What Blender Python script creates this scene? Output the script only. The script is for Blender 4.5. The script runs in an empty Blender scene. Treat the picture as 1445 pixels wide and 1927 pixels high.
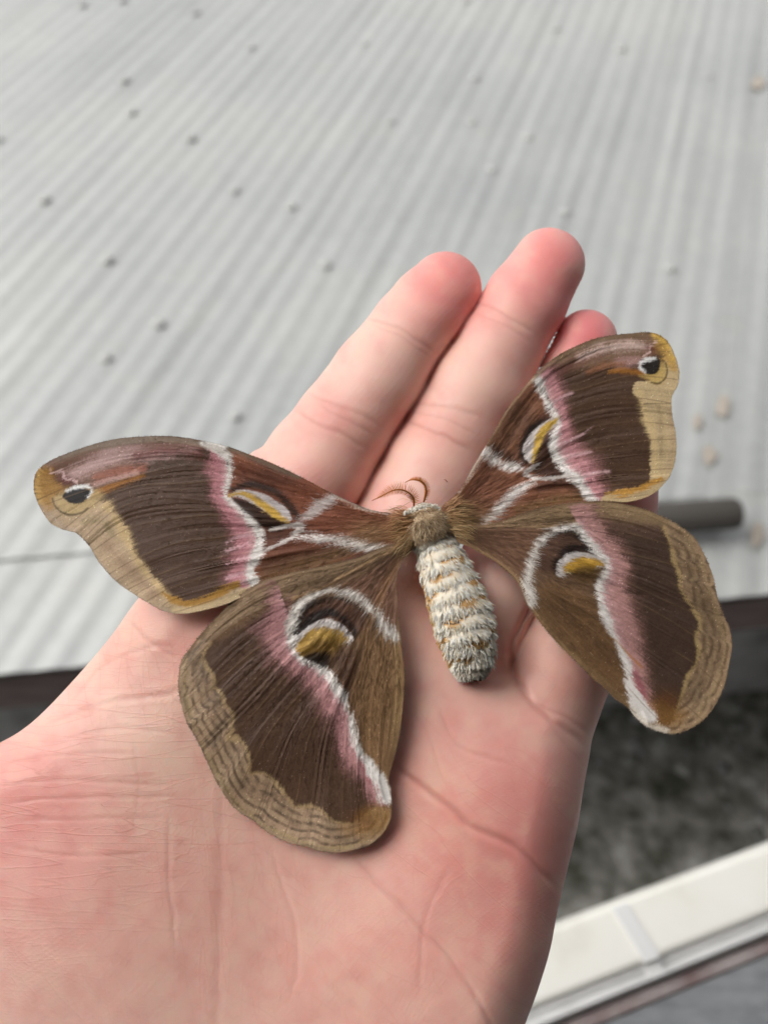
import bpy, math, random
import numpy as np
from mathutils import Vector

random.seed(4)
RNG = np.random.default_rng(7)
scene = bpy.context.scene

# ------------------------------------------------------------------ camera
W, H, F = 1445.0, 1927.0, 1418.0            # photograph size and focal length, in its pixels
PITCH = math.radians(45)
CAM = np.array([0.0, 0.0, 2.15])
RIGHT = np.array([1.0, 0.0, 0.0])
FWD = np.array([0.0, math.cos(PITCH), -math.sin(PITCH)])
UPV = np.array([0.0, math.sin(PITCH), math.cos(PITCH)])
D0 = 0.138                                   # metres from lens to the palm
K = D0 / F                                   # metres per photo pixel at the palm

cam_data = bpy.data.cameras.new('camera')
cam_data.sensor_fit = 'VERTICAL'
cam_data.sensor_height = 36.0
cam_data.lens = 36.0 * F / H
cam_data.clip_start = 0.005
cam_data.clip_end = 400.0
cam_data.dof.use_dof = True
cam_data.dof.focus_distance = 0.1325
cam_data.dof.aperture_fstop = 13.5
cam = bpy.data.objects.new('camera', cam_data)
cam.location = CAM
cam.rotation_euler = (math.pi / 2 - PITCH, 0, 0)
scene.collection.objects.link(cam)
scene.camera = cam

# ------------------------------------------------------------------ light
SUN_EL, SUN_ROT = math.radians(52), math.radians(-97)
world = bpy.data.worlds.new('World')
scene.world = world
world.use_nodes = True
wn, wl = world.node_tree.nodes, world.node_tree.links
bg = wn['Background']
sky = wn.new('ShaderNodeTexSky')
sky.sky_type = 'NISHITA'
sky.sun_disc = False
sky.sun_elevation = SUN_EL
sky.sun_rotation = SUN_ROT
sky.dust_density = 4.0
sky.air_density = 1.0
sky.ozone_density = 1.0
hs = wn.new('ShaderNodeHueSaturation')       # an overcast sky: the blue is greyed by cloud
hs.inputs['Saturation'].default_value = 0.13
hs.inputs['Value'].default_value = 1.0
wl.new(sky.outputs[0], hs.inputs['Color'])
wl.new(hs.outputs[0], bg.inputs['Color'])
bg.inputs['Strength'].default_value = 0.15

sun_data = bpy.data.lights.new('sun', 'SUN')
sun_data.energy = 1.3
sun_data.angle = math.radians(50)
sun_data.color = (1.0, 0.955, 0.9)
sun = bpy.data.objects.new('sun', sun_data)
to_sun = Vector((math.sin(SUN_ROT) * math.cos(SUN_EL), math.cos(SUN_ROT) * math.cos(SUN_EL), math.sin(SUN_EL)))
sun.rotation_euler = to_sun.to_track_quat('Z', 'Y').to_euler()
sun.location = (0, 0, 12)
scene.collection.objects.link(sun)

vs = scene.view_settings
vs.view_transform = 'Standard'
vs.look = 'None'
vs.gamma = 1.0
vs.use_curve_mapping = False
vs.exposure = 0.42
scene.render.engine = 'CYCLES'
scene.cycles.max_bounces = 14
scene.cycles.diffuse_bounces = 12
scene.cycles.transmission_bounces = 12
scene.cycles.use_denoising = True


# ------------------------------------------------------------------ helpers
def lin(c):
    c = np.asarray(c, dtype=np.float64) / 255.0
    return np.where(c <= 0.04045, c / 12.92, ((c + 0.055) / 1.055) ** 2.4)


def unproject(px, py, d):
    """Photo pixel and depth along the view axis (metres) -> world point(s)."""
    px, py, d = (np.asarray(a, dtype=np.float64) for a in (px, py, d))
    a = (px - W / 2) / F
    b = -(py - H / 2) / F
    return CAM + d[..., None] * (a[..., None] * RIGHT + b[..., None] * UPV + FWD)


def ray(px, py):
    return (px - W / 2) / F * RIGHT - (py - H / 2) / F * UPV + FWD


def wf(py):
    """Tilt of the hand: the finger tips are farther from the lens than the wrist."""
    return (1000.0 - py) * 0.19


def hand_pt(px, py, w):
    """Point of the hand frame: w is the height below the palm plane, in palm pixels."""
    return unproject(px, py, D0 + K * (np.asarray(w) + wf(np.asarray(py))))


def vnoise(x, y, seed=0):
    """Smooth value noise in 0..1."""
    g = np.random.default_rng(seed + 100).random((256, 256))
    xi, yi = np.floor(x).astype(int), np.floor(y).astype(int)
    fx, fy = x - xi, y - yi
    fx, fy = fx * fx * (3 - 2 * fx), fy * fy * (3 - 2 * fy)
    x0, x1, y0, y1 = xi & 255, (xi + 1) & 255, yi & 255, (yi + 1) & 255
    return (g[x0, y0] * (1 - fx) + g[x1, y0] * fx) * (1 - fy) + (g[x0, y1] * (1 - fx) + g[x1, y1] * fx) * fy


def fbm(x, y, seed=0, o=3):
    r, a, t = 0, 1.0, 0
    for i in range(o):
        r = r + a * vnoise(x * 2 ** i, y * 2 ** i, seed + i)
        t += a
        a *= 0.5
    return r / t


def sstep(e0, e1, x):
    t = np.clip((x - e0) / (e1 - e0), 0, 1)
    return t * t * (3 - 2 * t)


def smooth_line(pts, n=6, closed=False):
    """Catmull-Rom through the points (any dimension)."""
    p = np.asarray(pts, dtype=np.float64)
    m = len(p)
    out = []
    for i in range(m if closed else m - 1):
        if closed:
            a, b, c, d = p[(i - 1) % m], p[i], p[(i + 1) % m], p[(i + 2) % m]
        else:
            a, b, c, d = p[max(i - 1, 0)], p[i], p[i + 1], p[min(i + 2, m - 1)]
        for k in range(n):
            t = k / n
            out.append(0.5 * ((2 * b) + (c - a) * t + (2 * a - 5 * b + 4 * c - d) * t * t + (3 * b - a - 3 * c + d) * t ** 3))
    if not closed:
        out.append(p[-1])
    return np.array(out)


def line_dist(X, Y, line):
    """Distance to a polyline and position along it (0..1); extra columns of the line are interpolated."""
    line = np.asarray(line, dtype=np.float64)
    best = np.full(X.shape, 1e18)
    tt = np.zeros(X.shape)
    ex = [np.zeros(X.shape) for _ in range(line.shape[1] - 2)]
    seg = np.hypot(np.diff(line[:, 0]), np.diff(line[:, 1]))
    cum = np.concatenate([[0], np.cumsum(seg)])
    L = max(cum[-1], 1e-9)
    for i in range(len(line) - 1):
        a, b = line[i], line[i + 1]
        dx, dy = b[0] - a[0], b[1] - a[1]
        l2 = dx * dx + dy * dy + 1e-12
        h = np.clip(((X - a[0]) * dx + (Y - a[1]) * dy) / l2, 0, 1)
        d = (X - a[0] - h * dx) ** 2 + (Y - a[1] - h * dy) ** 2
        m = d < best
        best = np.where(m, d, best)
        tt = np.where(m, (cum[i] + h * seg[i]) / L, tt)
        for k in range(len(ex)):
            ex[k] = np.where(m, a[2 + k] + h * (b[2 + k] - a[2 + k]), ex[k])
    return (np.sqrt(best), tt, *ex)


def poly_sdf(X, Y, poly):
    """Signed distance to a closed polygon, negative inside."""
    p = np.asarray(poly, dtype=np.float64)
    best = np.full(X.shape, 1e18)
    ins = np.zeros(X.shape, dtype=bool)
    for i in range(len(p)):
        a, b = p[i], p[(i + 1) % len(p)]
        dx, dy = b[0] - a[0], b[1] - a[1]
        h = np.clip(((X - a[0]) * dx + (Y - a[1]) * dy) / (dx * dx + dy * dy + 1e-12), 0, 1)
        best = np.minimum(best, (X - a[0] - h * dx) ** 2 + (Y - a[1] - h * dy) ** 2)
        if dy != 0:
            c = ((a[1] > Y) != (b[1] > Y)) & (X < dx * (Y - a[1]) / dy + a[0])
            ins ^= c
    d = np.sqrt(best)
    return np.where(ins, -d, d)


def smin(a, b, k):
    h = np.clip(0.5 + 0.5 * (b - a) / k, 0, 1)
    return b + (a - b) * h - k * h * (1 - h)


def mesh_obj(name, verts, faces, material=None, parent=None, smooth=True, colors=None, uv=None, mats=None):
    """faces: (n,4) or (n,3) array, or a list of lists."""
    me = bpy.data.meshes.new(name)
    verts = np.asarray(verts, dtype=np.float32)
    if isinstance(faces, np.ndarray):
        n, k = faces.shape
        me.vertices.add(len(verts))
        me.vertices.foreach_set('co', verts.ravel())
        me.loops.add(n * k)
        me.loops.foreach_set('vertex_index', faces.astype(np.int32).ravel())
        me.polygons.add(n)
        me.polygons.foreach_set('loop_start', np.arange(0, n * k, k, dtype=np.int32))
        me.update(calc_edges=True)
    else:
        me.from_pydata(verts.tolist(), [], faces)
        me.update()
    me.validate()
    if smooth:
        me.polygons.foreach_set('use_smooth', np.ones(len(me.polygons), dtype=bool))
    if colors is not None:
        a = me.color_attributes.new('tint', 'FLOAT_COLOR', 'POINT')
        c = np.ones((len(verts), 4), dtype=np.float32)
        c[:, :3] = colors
        a.data.foreach_set('color', c.ravel())
    if uv is not None:
        lay = me.uv_layers.new(name='UVMap')
        vi = np.empty(len(me.loops), dtype=np.int32)
        me.loops.foreach_get('vertex_index', vi)
        lay.data.foreach_set('uv', np.asarray(uv, dtype=np.float32)[vi].ravel())
    if material:
        me.materials.append(material)
    o = bpy.data.objects.new(name, me)
    scene.collection.objects.link(o)
    if parent is not None:
        o.parent = parent
    return o


def thing(name, label, cat, loc=(0, 0, 0), group=None):
    o = bpy.data.objects.new(name, None)
    scene.collection.objects.link(o)
    o.empty_display_size = 0.02
    o['label'] = label
    o['category'] = cat
    if group:
        o['group'] = group
    return o


def tag(o, label=None, cat=None, kind=None, group=None):
    for k, v in (('label', label), ('category', cat), ('kind', kind), ('group', group)):
        if v:
            o[k] = v
    return o


class Mat:
    """Small wrapper for a principled material."""
    def __init__(self, name, color=(0.5, 0.5, 0.5), rough=0.6, **kw):
        self.m = bpy.data.materials.new(name)
        self.m.use_nodes = True
        self.n, self.l = self.m.node_tree.nodes, self.m.node_tree.links
        self.b = self.n['Principled BSDF']
        self.b.inputs['Base Color'].default_value = (*color, 1)
        self.b.inputs['Roughness'].default_value = rough
        for k, v in kw.items():
            self.b.inputs[k.replace('_', ' ')].default_value = v

    def node(self, t, **kw):
        nd = self.n.new(t)
        for k, v in kw.items():
            if k in nd.inputs:
                nd.inputs[k].default_value = v
            else:
                setattr(nd, k, v)
        return nd

    def attr(self, name='tint'):
        return self.node('ShaderNodeAttribute', attribute_name=name).outputs['Color']

    def uv(self, scale):
        t = self.node('ShaderNodeTexCoord')
        mp = self.node('ShaderNodeMapping')
        mp.inputs['Scale'].default_value = scale
        self.l.new(t.outputs['UV'], mp.inputs['Vector'])
        return mp.outputs[0]

    def objco(self, scale=(1, 1, 1)):
        t = self.node('ShaderNodeTexCoord')
        mp = self.node('ShaderNodeMapping')
        mp.inputs['Scale'].default_value = scale
        self.l.new(t.outputs['Object'], mp.inputs['Vector'])
        return mp.outputs[0]

    def noise(self, vec, scale=5, detail=4, rough=0.55, dist=0.0):
        nd = self.node('ShaderNodeTexNoise')
        nd.inputs['Scale'].default_value = scale
        nd.inputs['Detail'].default_value = detail
        nd.inputs['Roughness'].default_value = rough
        nd.inputs['Distortion'].default_value = dist
        self.l.new(vec, nd.inputs['Vector'])
        return nd.outputs['Fac']

    def ramp(self, fac, stops):
        r = self.node('ShaderNodeValToRGB')
        e = r.color_ramp.elements
        while len(e) < len(stops):
            e.new(0.5)
        for i, (p, c) in enumerate(stops):
            e[i].position = p
            e[i].color = (*c, 1) if len(c) == 3 else c
        self.l.new(fac, r.inputs['Fac'])
        return r.outputs['Color']

    def mix(self, fac, a, b, blend='MIX'):
        m = self.node('ShaderNodeMix', data_type='RGBA', blend_type=blend)
        for s, v in ((m.inputs['Factor'], fac), (m.inputs['A'], a), (m.inputs['B'], b)):
            pass
        def put(sock, v):
            if isinstance(v, bpy.types.NodeSocket):
                self.l.new(v, sock)
            elif isinstance(v, (int, float)):
                sock.default_value = v
            else:
                sock.default_value = (*v, 1)
        put(m.inputs[0], fac)
        put(m.inputs[6], a)
        put(m.inputs[7], b)
        return m.outputs[2]

    def math(self, op, a, b=0.0):
        m = self.node('ShaderNodeMath', operation=op)
        for s, v in ((m.inputs[0], a), (m.inputs[1], b)):
            if isinstance(v, bpy.types.NodeSocket):
                self.l.new(v, s)
            else:
                s.default_value = v
        return m.outputs[0]

    def base(self, sock):
        self.l.new(sock, self.b.inputs['Base Color'])

    def bump(self, height, strength=0.3, dist=0.001):
        bn = self.node('ShaderNodeBump')
        bn.inputs['Strength'].default_value = strength
        bn.inputs['Distance'].default_value = dist
        self.l.new(height, bn.inputs['Height'])
        self.l.new(bn.outputs[0], self.b.inputs['Normal'])


def box_along(a, b, wx, hz, upv, name, material, parent, bevel=0.0):
    """A beam from a to b, wx wide sideways and hz high along upv."""
    a, b, upv = np.array(a, float), np.array(b, float), np.array(upv, float)
    d = (b - a) / np.linalg.norm(b - a)
    s = np.cross(d, upv)
    s /= np.linalg.norm(s)
    u = np.cross(s, d)
    vs_, q = [], [(-.5, -.5), (.5, -.5), (.5, .5), (-.5, .5)]
    for e in (a, b):
        for x, y in q:
            vs_.append(e + s * x * wx + u * y * hz)
    fs = [[0, 1, 2, 3], [7, 6, 5, 4], [0, 4, 5, 1], [1, 5, 6, 2], [2, 6, 7, 3], [3, 7, 4, 0]]
    o = mesh_obj(name, vs_, fs, material, parent, smooth=False)
    if bevel:
        m = o.modifiers.new('bevel', 'BEVEL')
        m.width = bevel
        m.segments = 3
    return o


# ------------------------------------------------------------------ the shed below: corrugated roof
# plane of the roof, from the vanishing point of its ribs (camera axes -> world axes)
def cam2world(v):
    return v[0] * RIGHT + v[1] * UPV + v[2] * FWD


RIB = cam2world(np.array([861.5, 2103.5, 1418.0]))
RIB /= np.linalg.norm(RIB)
RN = cam2world(np.array([0.0, 0.559, -0.829]))
RN -= RIB * RN.dot(RIB)
RN /= np.linalg.norm(RN)
ACR = np.cross(RIB, RN)                       # across the ribs
ROOF_D = 1.06                                  # metres from the lens to the roof plane


def roof_uv(px, py):
    r = ray(px, py)
    p = r * (-ROOF_D / RN.dot(r))
    return p.dot(ACR), p.dot(RIB)


def roof_at(px, py, h):
    """The point h above the roof plane seen at a photo pixel."""
    r = ray(px, py)
    return CAM + r * (-(ROOF_D - h) / RN.dot(r))


def roof_pt(u, v, h=0.0):
    u, v, h = (np.asarray(a, float) for a in (u, v, h))
    return CAM - RN * ROOF_D + u[..., None] * ACR + v[..., None] * RIB + h[..., None] * RN


e0, e1 = np.array(roof_uv(0, 1268)), np.array(roof_uv(1445, 1118))       # eave
s0, s1 = np.array(roof_uv(0, 1056)), np.array(roof_uv(1445, 925))        # sheet overlap
PITCHW = abs(roof_uv(751, 600)[0] - roof_uv(702, 600)[0])              # one corrugation
print('roof pitch', PITCHW, 'eave', e0, e1, 'seam', s0, s1)

mr = Mat('weathered_zinc', rough=0.5)
co = mr.objco()
n1 = mr.noise(co, 1.6, 5, 0.6)
c1 = mr.ramp(n1, [(0.3, (0.335, 0.35, 0.35)), (0.5, (0.395, 0.41, 0.40)), (0.72, (0.455, 0.46, 0.44))])
n2 = mr.noise(co, 9, 6, 0.7)
c2 = mr.mix(mr.ramp(n2, [(0.55, (0, 0, 0)), (0.75, (0.35, 0.35, 0.35))]), c1, (0.42, 0.40, 0.35))
n3 = mr.noise(mr.objco((1, 1, 1)), 40, 3)
c3 = mr.mix(0.25, c2, mr.ramp(n3, [(0.3, (0.38, 0.38, 0.38)), (0.7, (0.55, 0.55, 0.54))]))
st_ = mr.noise(mr.uv((26, 0.7, 1)), 1.0, 4, 0.6)        # streaks along the ribs
c4 = mr.mix(0.75, c3, mr.ramp(st_, [(0.3, (0.70, 0.70, 0.69)), (0.5, (0.9, 0.9, 0.9)), (0.7, (1.0, 1.0, 0.99))]), 'MULTIPLY')
mr.base(c4)
mr.b.inputs['Metallic'].default_value = 0.15
mr.bump(n2, 0.15, 0.002)

m_screw = Mat('dull_screw', (0.42, 0.42, 0.41), 0.9, Metallic=0.0).m
m_brownwood = Mat('dark_brown_timber', (0.035, 0.022, 0.02), 0.7)
nb = m_brownwood.noise(m_brownwood.objco((3, 30, 30)), 3, 5)
m_brownwood.base(m_brownwood.ramp(nb, [(0.3, (0.10, 0.072, 0.068)), (0.7, (0.18, 0.135, 0.125))]))
m_wallsh = Mat('dark_block_wall', (0.06, 0.06, 0.06), 0.9)
nb = m_wallsh.noise(m_wallsh.objco(), 6, 6)
m_wallsh.base(m_wallsh.ramp(nb, [(0.3, (0.22, 0.22, 0.22)), (0.7, (0.55, 0.55, 0.56))]))

shed = thing('shed', 'low shed under the hand with a pale grey corrugated metal roof', 'shed')


def corr(u):
    return 0.5 * PITCHW * 0.045 * np.cos(2 * np.pi * u / PITCHW)


def edge_v(u, a, b):
    return a[1] + (u - a[0]) * (b[1] - a[1]) / (b[0] - a[0])


U_LO, U_HI, V_TOP = -5.2, 4.0, 9.0
SHEET = PITCHW * 12
GS = PITCHW / 10


def sheet(ua, ub, lower):
    us = np.linspace(ua, ub, 131)
    if lower:
        vlo, vhi = edge_v(us, e0, e1), edge_v(us, s0, s1) + 0.12
        ts = np.array([0, 0.5, 1.0])
        lift = 0.0
    else:
        vlo, vhi = edge_v(us, s0, s1), np.full(us.shape, V_TOP)
        ts = np.array([0, 0.03, 0.1, 0.3, 0.6, 1.0])
        lift = 0.003
    rnd = random.uniform(-0.0015, 0.0015)
    g, guv = [], []
    for t in ts:
        v = vlo + (vhi - vlo) * t
        guv.append(np.stack([us, v], -1))
        g.append(roof_pt(us, v, corr(us) + lift + rnd + 0.002 * np.sin(us * 5 + v * 2.1)))
    g = np.concatenate(g)
    n, m = len(us), len(ts)
    fi = np.array([[j * n + i, j * n + i + 1, (j + 1) * n + i + 1, (j + 1) * n + i] for j in range(m - 1) for i in range(n - 1)])
    o = mesh_obj('roof_sheet', g, fi, mr.m, shed, uv=np.concatenate(guv))
    sm = o.modifiers.new('thickness', 'SOLIDIFY')
    sm.thickness = 0.0012
    sm.offset = -1
    o.modifiers.new('split', 'EDGE_SPLIT').split_angle = math.radians(50)
    return o


u = U_LO
while u < U_HI:
    sheet(u, u + SHEET + PITCHW * 0.4, True)
    sheet(u, u + SHEET + PITCHW * 0.4, False)
    u += SHEET

# screws with their washers, where the photograph shows them
SCREWS = [(152, 12), (228, 3), (362, 26), (485, 95), (248, 158), (248, 215), (358, 264), (97, 383), (190, 490), (455, 366),
          (290, 612), (207, 680), (440, 787), (530, 390), (595, 500), (687, 88), (748, 235), (883, 150), (890, 235), (995, 264),
          (915, 322), (1035, 57), (1170, 97), (1315, 145), (1060, 403), (1258, 510), (875, 5), (3, 268)]
sv, sf = [], []
prof = [(0.0, 0.0036), (0.006, 0.0032), (0.0085, 0.002), (0.0095, 0.0012), (0.016, 0.001), (0.017, -0.002)]
NS = 10
for r_, h_ in prof:
    for k in range(NS):
        a = 2 * math.pi * k / NS
        sv.append((r_ * math.cos(a), r_ * math.sin(a), h_))
for j in range(len(prof) - 1):
    for k in range(NS):
        sf.append([j * NS + k, j * NS + (k + 1) % NS, (j + 1) * NS + (k + 1) % NS, (j + 1) * NS + k])
screw_proto = None
from mathutils import Matrix
for (px, py) in SCREWS:
    uu, vv = roof_uv(px, py)
    uu = round(uu / PITCHW) * PITCHW                      # on the crest of a rib
    p = roof_pt(uu, vv, corr(uu) + 0.008)
    if screw_proto is None:
        o = screw_proto = mesh_obj('roof_screw', sv, sf, m_screw, shed)
    else:
        o = screw_proto.copy()
        scene.collection.objects.link(o)
        o.parent = shed
    R = Matrix((ACR, np.cross(RN, ACR), RN)).transposed().to_4x4()
    o.matrix_world = Matrix.Translation(Vector(p)) @ R @ Matrix.Scale(random.uniform(0.55, 0.9), 4)

# rust spots on the roof, right of the moth: flat stains of their own shape, thin scabs of dirt
m_stain = Mat('rusty_dirt', (0.34, 0.30, 0.255), 0.9).m
for (px, py, rr) in [(1423, 162, 0.03), (1356, 770, 0.02), (1308, 800, 0.016), (1330, 860, 0.02), (1420, 1010, 0.02)]:
    uu, vv = roof_uv(px, py)
    ring, fcs = [roof_pt(uu, vv, corr(uu) + 0.012)], []
    for k in range(14):
        a = 2 * math.pi * k / 14
        q = rr * (0.8 + 0.4 * random.random())
        u2, v2 = uu + 0.6 * q * math.cos(a), vv + 1.3 * q * math.sin(a)
        ring.append(roof_pt(u2, v2, corr(u2) + 0.0092))
        fcs.append([0, 1 + k, 1 + (k + 1) % 14])
    o = mesh_obj('dirt_spot', ring, fcs, m_stain, shed)

# eave beam, shed wall, far below
ea, eb = roof_pt(e0[0] - 1.5, edge_v(e0[0] - 1.5, e0, e1) + 0.03, -0.09), roof_pt(e1[0] + 1.5, edge_v(e1[0] + 1.5, e0, e1) + 0.03, -0.09)
edir = (eb - ea) / np.linalg.norm(eb - ea)
inward = RIB - edir * RIB.dot(edir)
inward[2] = 0
inward /= np.linalg.norm(inward)
box_along(ea, eb, 0.05, 0.085, (0, 0, 1), 'fascia_board', m_brownwood.m, shed, 0.004)
wa, wb = ea + inward * 0.5, eb + inward * 0.55
zt = min(wa[2], wb[2]) - 0.02
box_along((wa[0], wa[1], zt / 2), (wb[0], wb[1], zt / 2), 0.15, zt, (0, 0, 1), 'wall', m_wallsh.m, shed)

# the dark bar lying across the roof at the right
m_pipe = Mat('dark_grey_metal', (0.05, 0.044, 0.038), 0.75)
pa = roof_at(1120, 985, 0.045)
pb = roof_at(1386, 966, 0.045)
pd = (pb - pa)
pl = np.linalg.norm(pd)
pd /= pl
px_, py_ = np.cross(pd, RN), None
px_ /= np.linalg.norm(px_)
py_ = np.cross(px_, pd)
pv, pf = [], []
NP = 20
R0 = 0.026
rings = [(0, 0.3), (0.001, 0.85), (0.004, 1.0), (pl - 0.03, 1.0), (pl - 0.01, 0.99), (pl - 0.004, 0.97), (pl, 0.9), (pl, 0.75), (pl - 0.02, 0.7), (pl - 0.02, 0.01)]
for s, r_ in rings:
    for k in range(NP):
        a = 2 * math.pi * k / NP
        pv.append(pa + pd * s + R0 * r_ * (px_ * math.cos(a) + py_ * math.sin(a)))
for j in range(len(rings) - 1):
    for k in range(NP):
        pf.append([j * NP + k, j * NP + (k + 1) % NP, (j + 1) * NP + (k + 1) % NP, (j + 1) * NP + k])
o = mesh_obj('pipe', pv, pf, m_pipe.m)
tag(o, 'short dark brownish grey pipe lying across the corrugated roof beside the little finger', 'pipe')

# ------------------------------------------------------------------ ground between the houses
m_ground = Mat('mossy_soil', (0.05, 0.05, 0.04), 0.95)
co = m_ground.objco()
g1 = m_ground.noise(co, 8.5, 7, 0.7)
cg = m_ground.ramp(g1, [(0.32, (0.03, 0.034, 0.02)), (0.42, (0.09, 0.09, 0.07)), (0.56, (0.28, 0.27, 0.245)), (0.7, (0.52, 0.51, 0.48))])
m_ground.base(cg)
m_ground.bump(m_ground.noise(co, 14, 6), 0.6, 0.03)
gx, gy = np.meshgrid(np.concatenate([[-150, -40, -12], np.linspace(-6, 6, 90), [12, 40, 150]]),
                     np.concatenate([[-150, -40, -12], np.linspace(-5, 8, 90), [15, 40, 150]]), indexing='ij')
gz = 0.10 * (fbm(gx * 0.9 + 50, gy * 0.9 + 50, 5) - 0.5) + 0.05 * (fbm(gx * 4 + 50, gy * 4 + 50, 9) - 0.5)
n, m = gx.shape
ii, jj = np.meshgrid(np.arange(n - 1), np.arange(m - 1), indexing='ij')
fq = np.stack([ii * m + jj, (ii + 1) * m + jj, (ii + 1) * m + jj + 1, ii * m + jj + 1], -1).reshape(-1, 4)
tag(mesh_obj('ground', np.stack([gx, gy, gz], -1).reshape(-1, 3), fq, m_ground.m), kind='structure')

m_stone = Mat('grey_stone', rough=0.9)
m_stone.base(m_stone.mix(0.5, m_stone.attr(), m_stone.ramp(m_stone.noise(m_stone.objco(), 25, 4), [(0.3, (0.07, 0.075, 0.06)), (0.7, (0.4, 0.4, 0.39))])))
t = (1 + 5 ** .5) / 2
ico_v = np.array([(-1, t, 0), (1, t, 0), (-1, -t, 0), (1, -t, 0), (0, -1, t), (0, 1, t), (0, -1, -t), (0, 1, -t), (t, 0, -1), (t, 0, 1), (-t, 0, -1), (-t, 0, 1)]) / math.sqrt(1 + t * t)
ico_f = np.array([(0, 11, 5), (0, 5, 1), (0, 1, 7), (0, 7, 10), (0, 10, 11), (1, 5, 9), (5, 11, 4), (11, 10, 2), (10, 7, 6), (7, 1, 8), (3, 9, 4), (3, 4, 2), (3, 2, 6), (3, 6, 8), (3, 8, 9), (4, 9, 5), (2, 4, 11), (6, 2, 10), (8, 6, 7), (9, 8, 1)])
rv, rf, rc = [], [], []
for k in range(7000):
    x, y = random.uniform(-2.5, 4.0), random.uniform(-1.0, 2.6)
    if vnoise(np.array([x * 1.3 + 20]), np.array([y * 1.3 + 20]), 3)[0] < 0.38:
        continue
    s = random.choice([0.008, 0.011, 0.015, 0.02, 0.026]) * random.uniform(0.7, 1.4)
    z = 0.1 * (fbm(np.array([x * .9 + 50]), np.array([y * .9 + 50]), 5)[0] - .5)
    v = ico_v * (1 + RNG.uniform(-.25, .25, (12, 1))) * s * np.array([1, random.uniform(.6, 1.2), random.uniform(.4, .8)])
    a = random.uniform(0, 6.28)
    v = np.stack([v[:, 0] * math.cos(a) - v[:, 1] * math.sin(a), v[:, 0] * math.sin(a) + v[:, 1] * math.cos(a), v[:, 2]], -1)
    rf.append(ico_f + 12 * len(rv))
    rv.append(v + [x, y, z + s * .2])
    g = random.choice([0.12, 0.17, 0.23, 0.3, 0.36])
    rc.append(np.tile([g, g * random.uniform(0.96, 1.02), g * random.uniform(.85, 1.0)], (12, 1)))
o = mesh_obj('rubble', np.concatenate(rv), np.concatenate(rf), m_stone.m, smooth=False, colors=np.concatenate(rc))
tag(o, 'grey mossy rubble on the ground below the roof', kind='stuff')

# ------------------------------------------------------------------ white ledge and grey slab of the near house
LEDGE_DROP = 0.50


def level_pt(px, py, drop):
    r = ray(px, py)
    return CAM + r * (drop / -r[2])


la, lb = level_pt(1040, 1742, LEDGE_DROP), level_pt(1445, 1588, LEDGE_DROP)
ld = lb - la
ld[2] = 0
ld /= np.linalg.norm(ld)
ln_ = np.array([-ld[1], ld[0], 0])                       # away from the viewer
if ln_[1] < 0:
    ln_ = -ln_
# widths measured across the ledge
pw = lambda px, py, drop: -(level_pt(px, py, drop) - la).dot(ln_)
w_top = pw(1240, 1800, LEDGE_DROP)
w_lip = pw(1240, 1838, LEDGE_DROP + 0.006)
w_red = pw(1240, 1880, LEDGE_DROP + 0.016)
print('ledge', w_top, w_lip, w_red)
m_white = Mat('cream_white_paint', rough=0.45)
nw = m_white.noise(m_white.objco(), 18, 5)
m_white.base(m_white.ramp(nw, [(0.25, (0.66, 0.64, 0.57)), (0.45, (0.77, 0.755, 0.69)), (0.7, (0.81, 0.80, 0.75))]))
m_lip = Mat('white_plastic', rough=0.35)
nw = m_lip.noise(m_lip.objco(), 30, 4)
m_lip.base(m_lip.ramp(nw, [(0.3, (0.62, 0.62, 0.61)), (0.65, (0.76, 0.76, 0.75))]))
m_joint = Mat('grey_joint', (0.69, 0.69, 0.68), 0.7)
m_red = Mat('reddish_brown_seal', rough=0.8)
nw = m_red.noise(m_red.objco(), 35, 5)
m_red.base(m_red.ramp(nw, [(0.35, (0.20, 0.13, 0.125)), (0.65, (0.42, 0.37, 0.36))]))
m_slab = Mat('grey_slab', rough=0.6)
nw = m_slab.noise(m_slab.objco((14, 60, 14)), 4, 5)
m_slab.base(m_slab.ramp(nw, [(0.3, (0.17, 0.18, 0.19)), (0.7, (0.27, 0.28, 0.29))]))


def extrude_profile(name, profile, s0_, s1_, material, parent):
    """profile: (across towards the viewer, height) points of a closed section, run along the ledge."""
    v = []
    for s in (s0_, s1_):
        for a, h in profile:
            v.append(la + ld * s - ln_ * a + np.array([0, 0, h]))
    n = len(profile)
    f = [[i, (i + 1) % n, n + (i + 1) % n, n + i] for i in range(n)]
    f += [list(range(n))[::-1], list(range(n, 2 * n))]
    o = mesh_obj(name, v, f, material, parent, smooth=False)
    bm_ = o.modifiers.new('bevel', 'BEVEL')
    bm_.width = 0.0015
    bm_.segments = 2
    bm_.limit_method = 'ANGLE'
    return o


L0, L1 = -1.6, 1.6
ledge = thing('window_ledge', 'white painted ledge with a grey joint across it, right of the heel of the hand', 'ledge')
base_h = -LEDGE_DROP
wall_drop = -(CAM[2] - LEDGE_DROP - 0.05)
extrude_profile('coping', [(-0.004, -0.012), (0.0, -0.002), (0.004, 0.0), (w_top - 0.002, 0.0), (w_top, -0.002), (w_top, -0.03), (-0.004, -0.03)], L0, L1, m_white.m, ledge)
extrude_profile('lip', [(w_top, -0.03), (w_top, -0.005), (w_top + 0.35 * (w_lip - w_top), -0.0055), (w_top + 0.45 * (w_lip - w_top), -0.0085),
                        (w_top + 0.6 * (w_lip - w_top), -0.0085), (w_top + 0.66 * (w_lip - w_top), -0.0055), (w_lip, -0.006), (w_lip + 0.002, -0.03)], L0, L1, m_lip.m, ledge)
extrude_profile('seal_strip', [(w_lip + 0.002, -0.03), (w_lip + 0.002, -0.0145), (w_red, -0.0155), (w_red, -0.03)], L0, L1, m_red.m, ledge)
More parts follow.
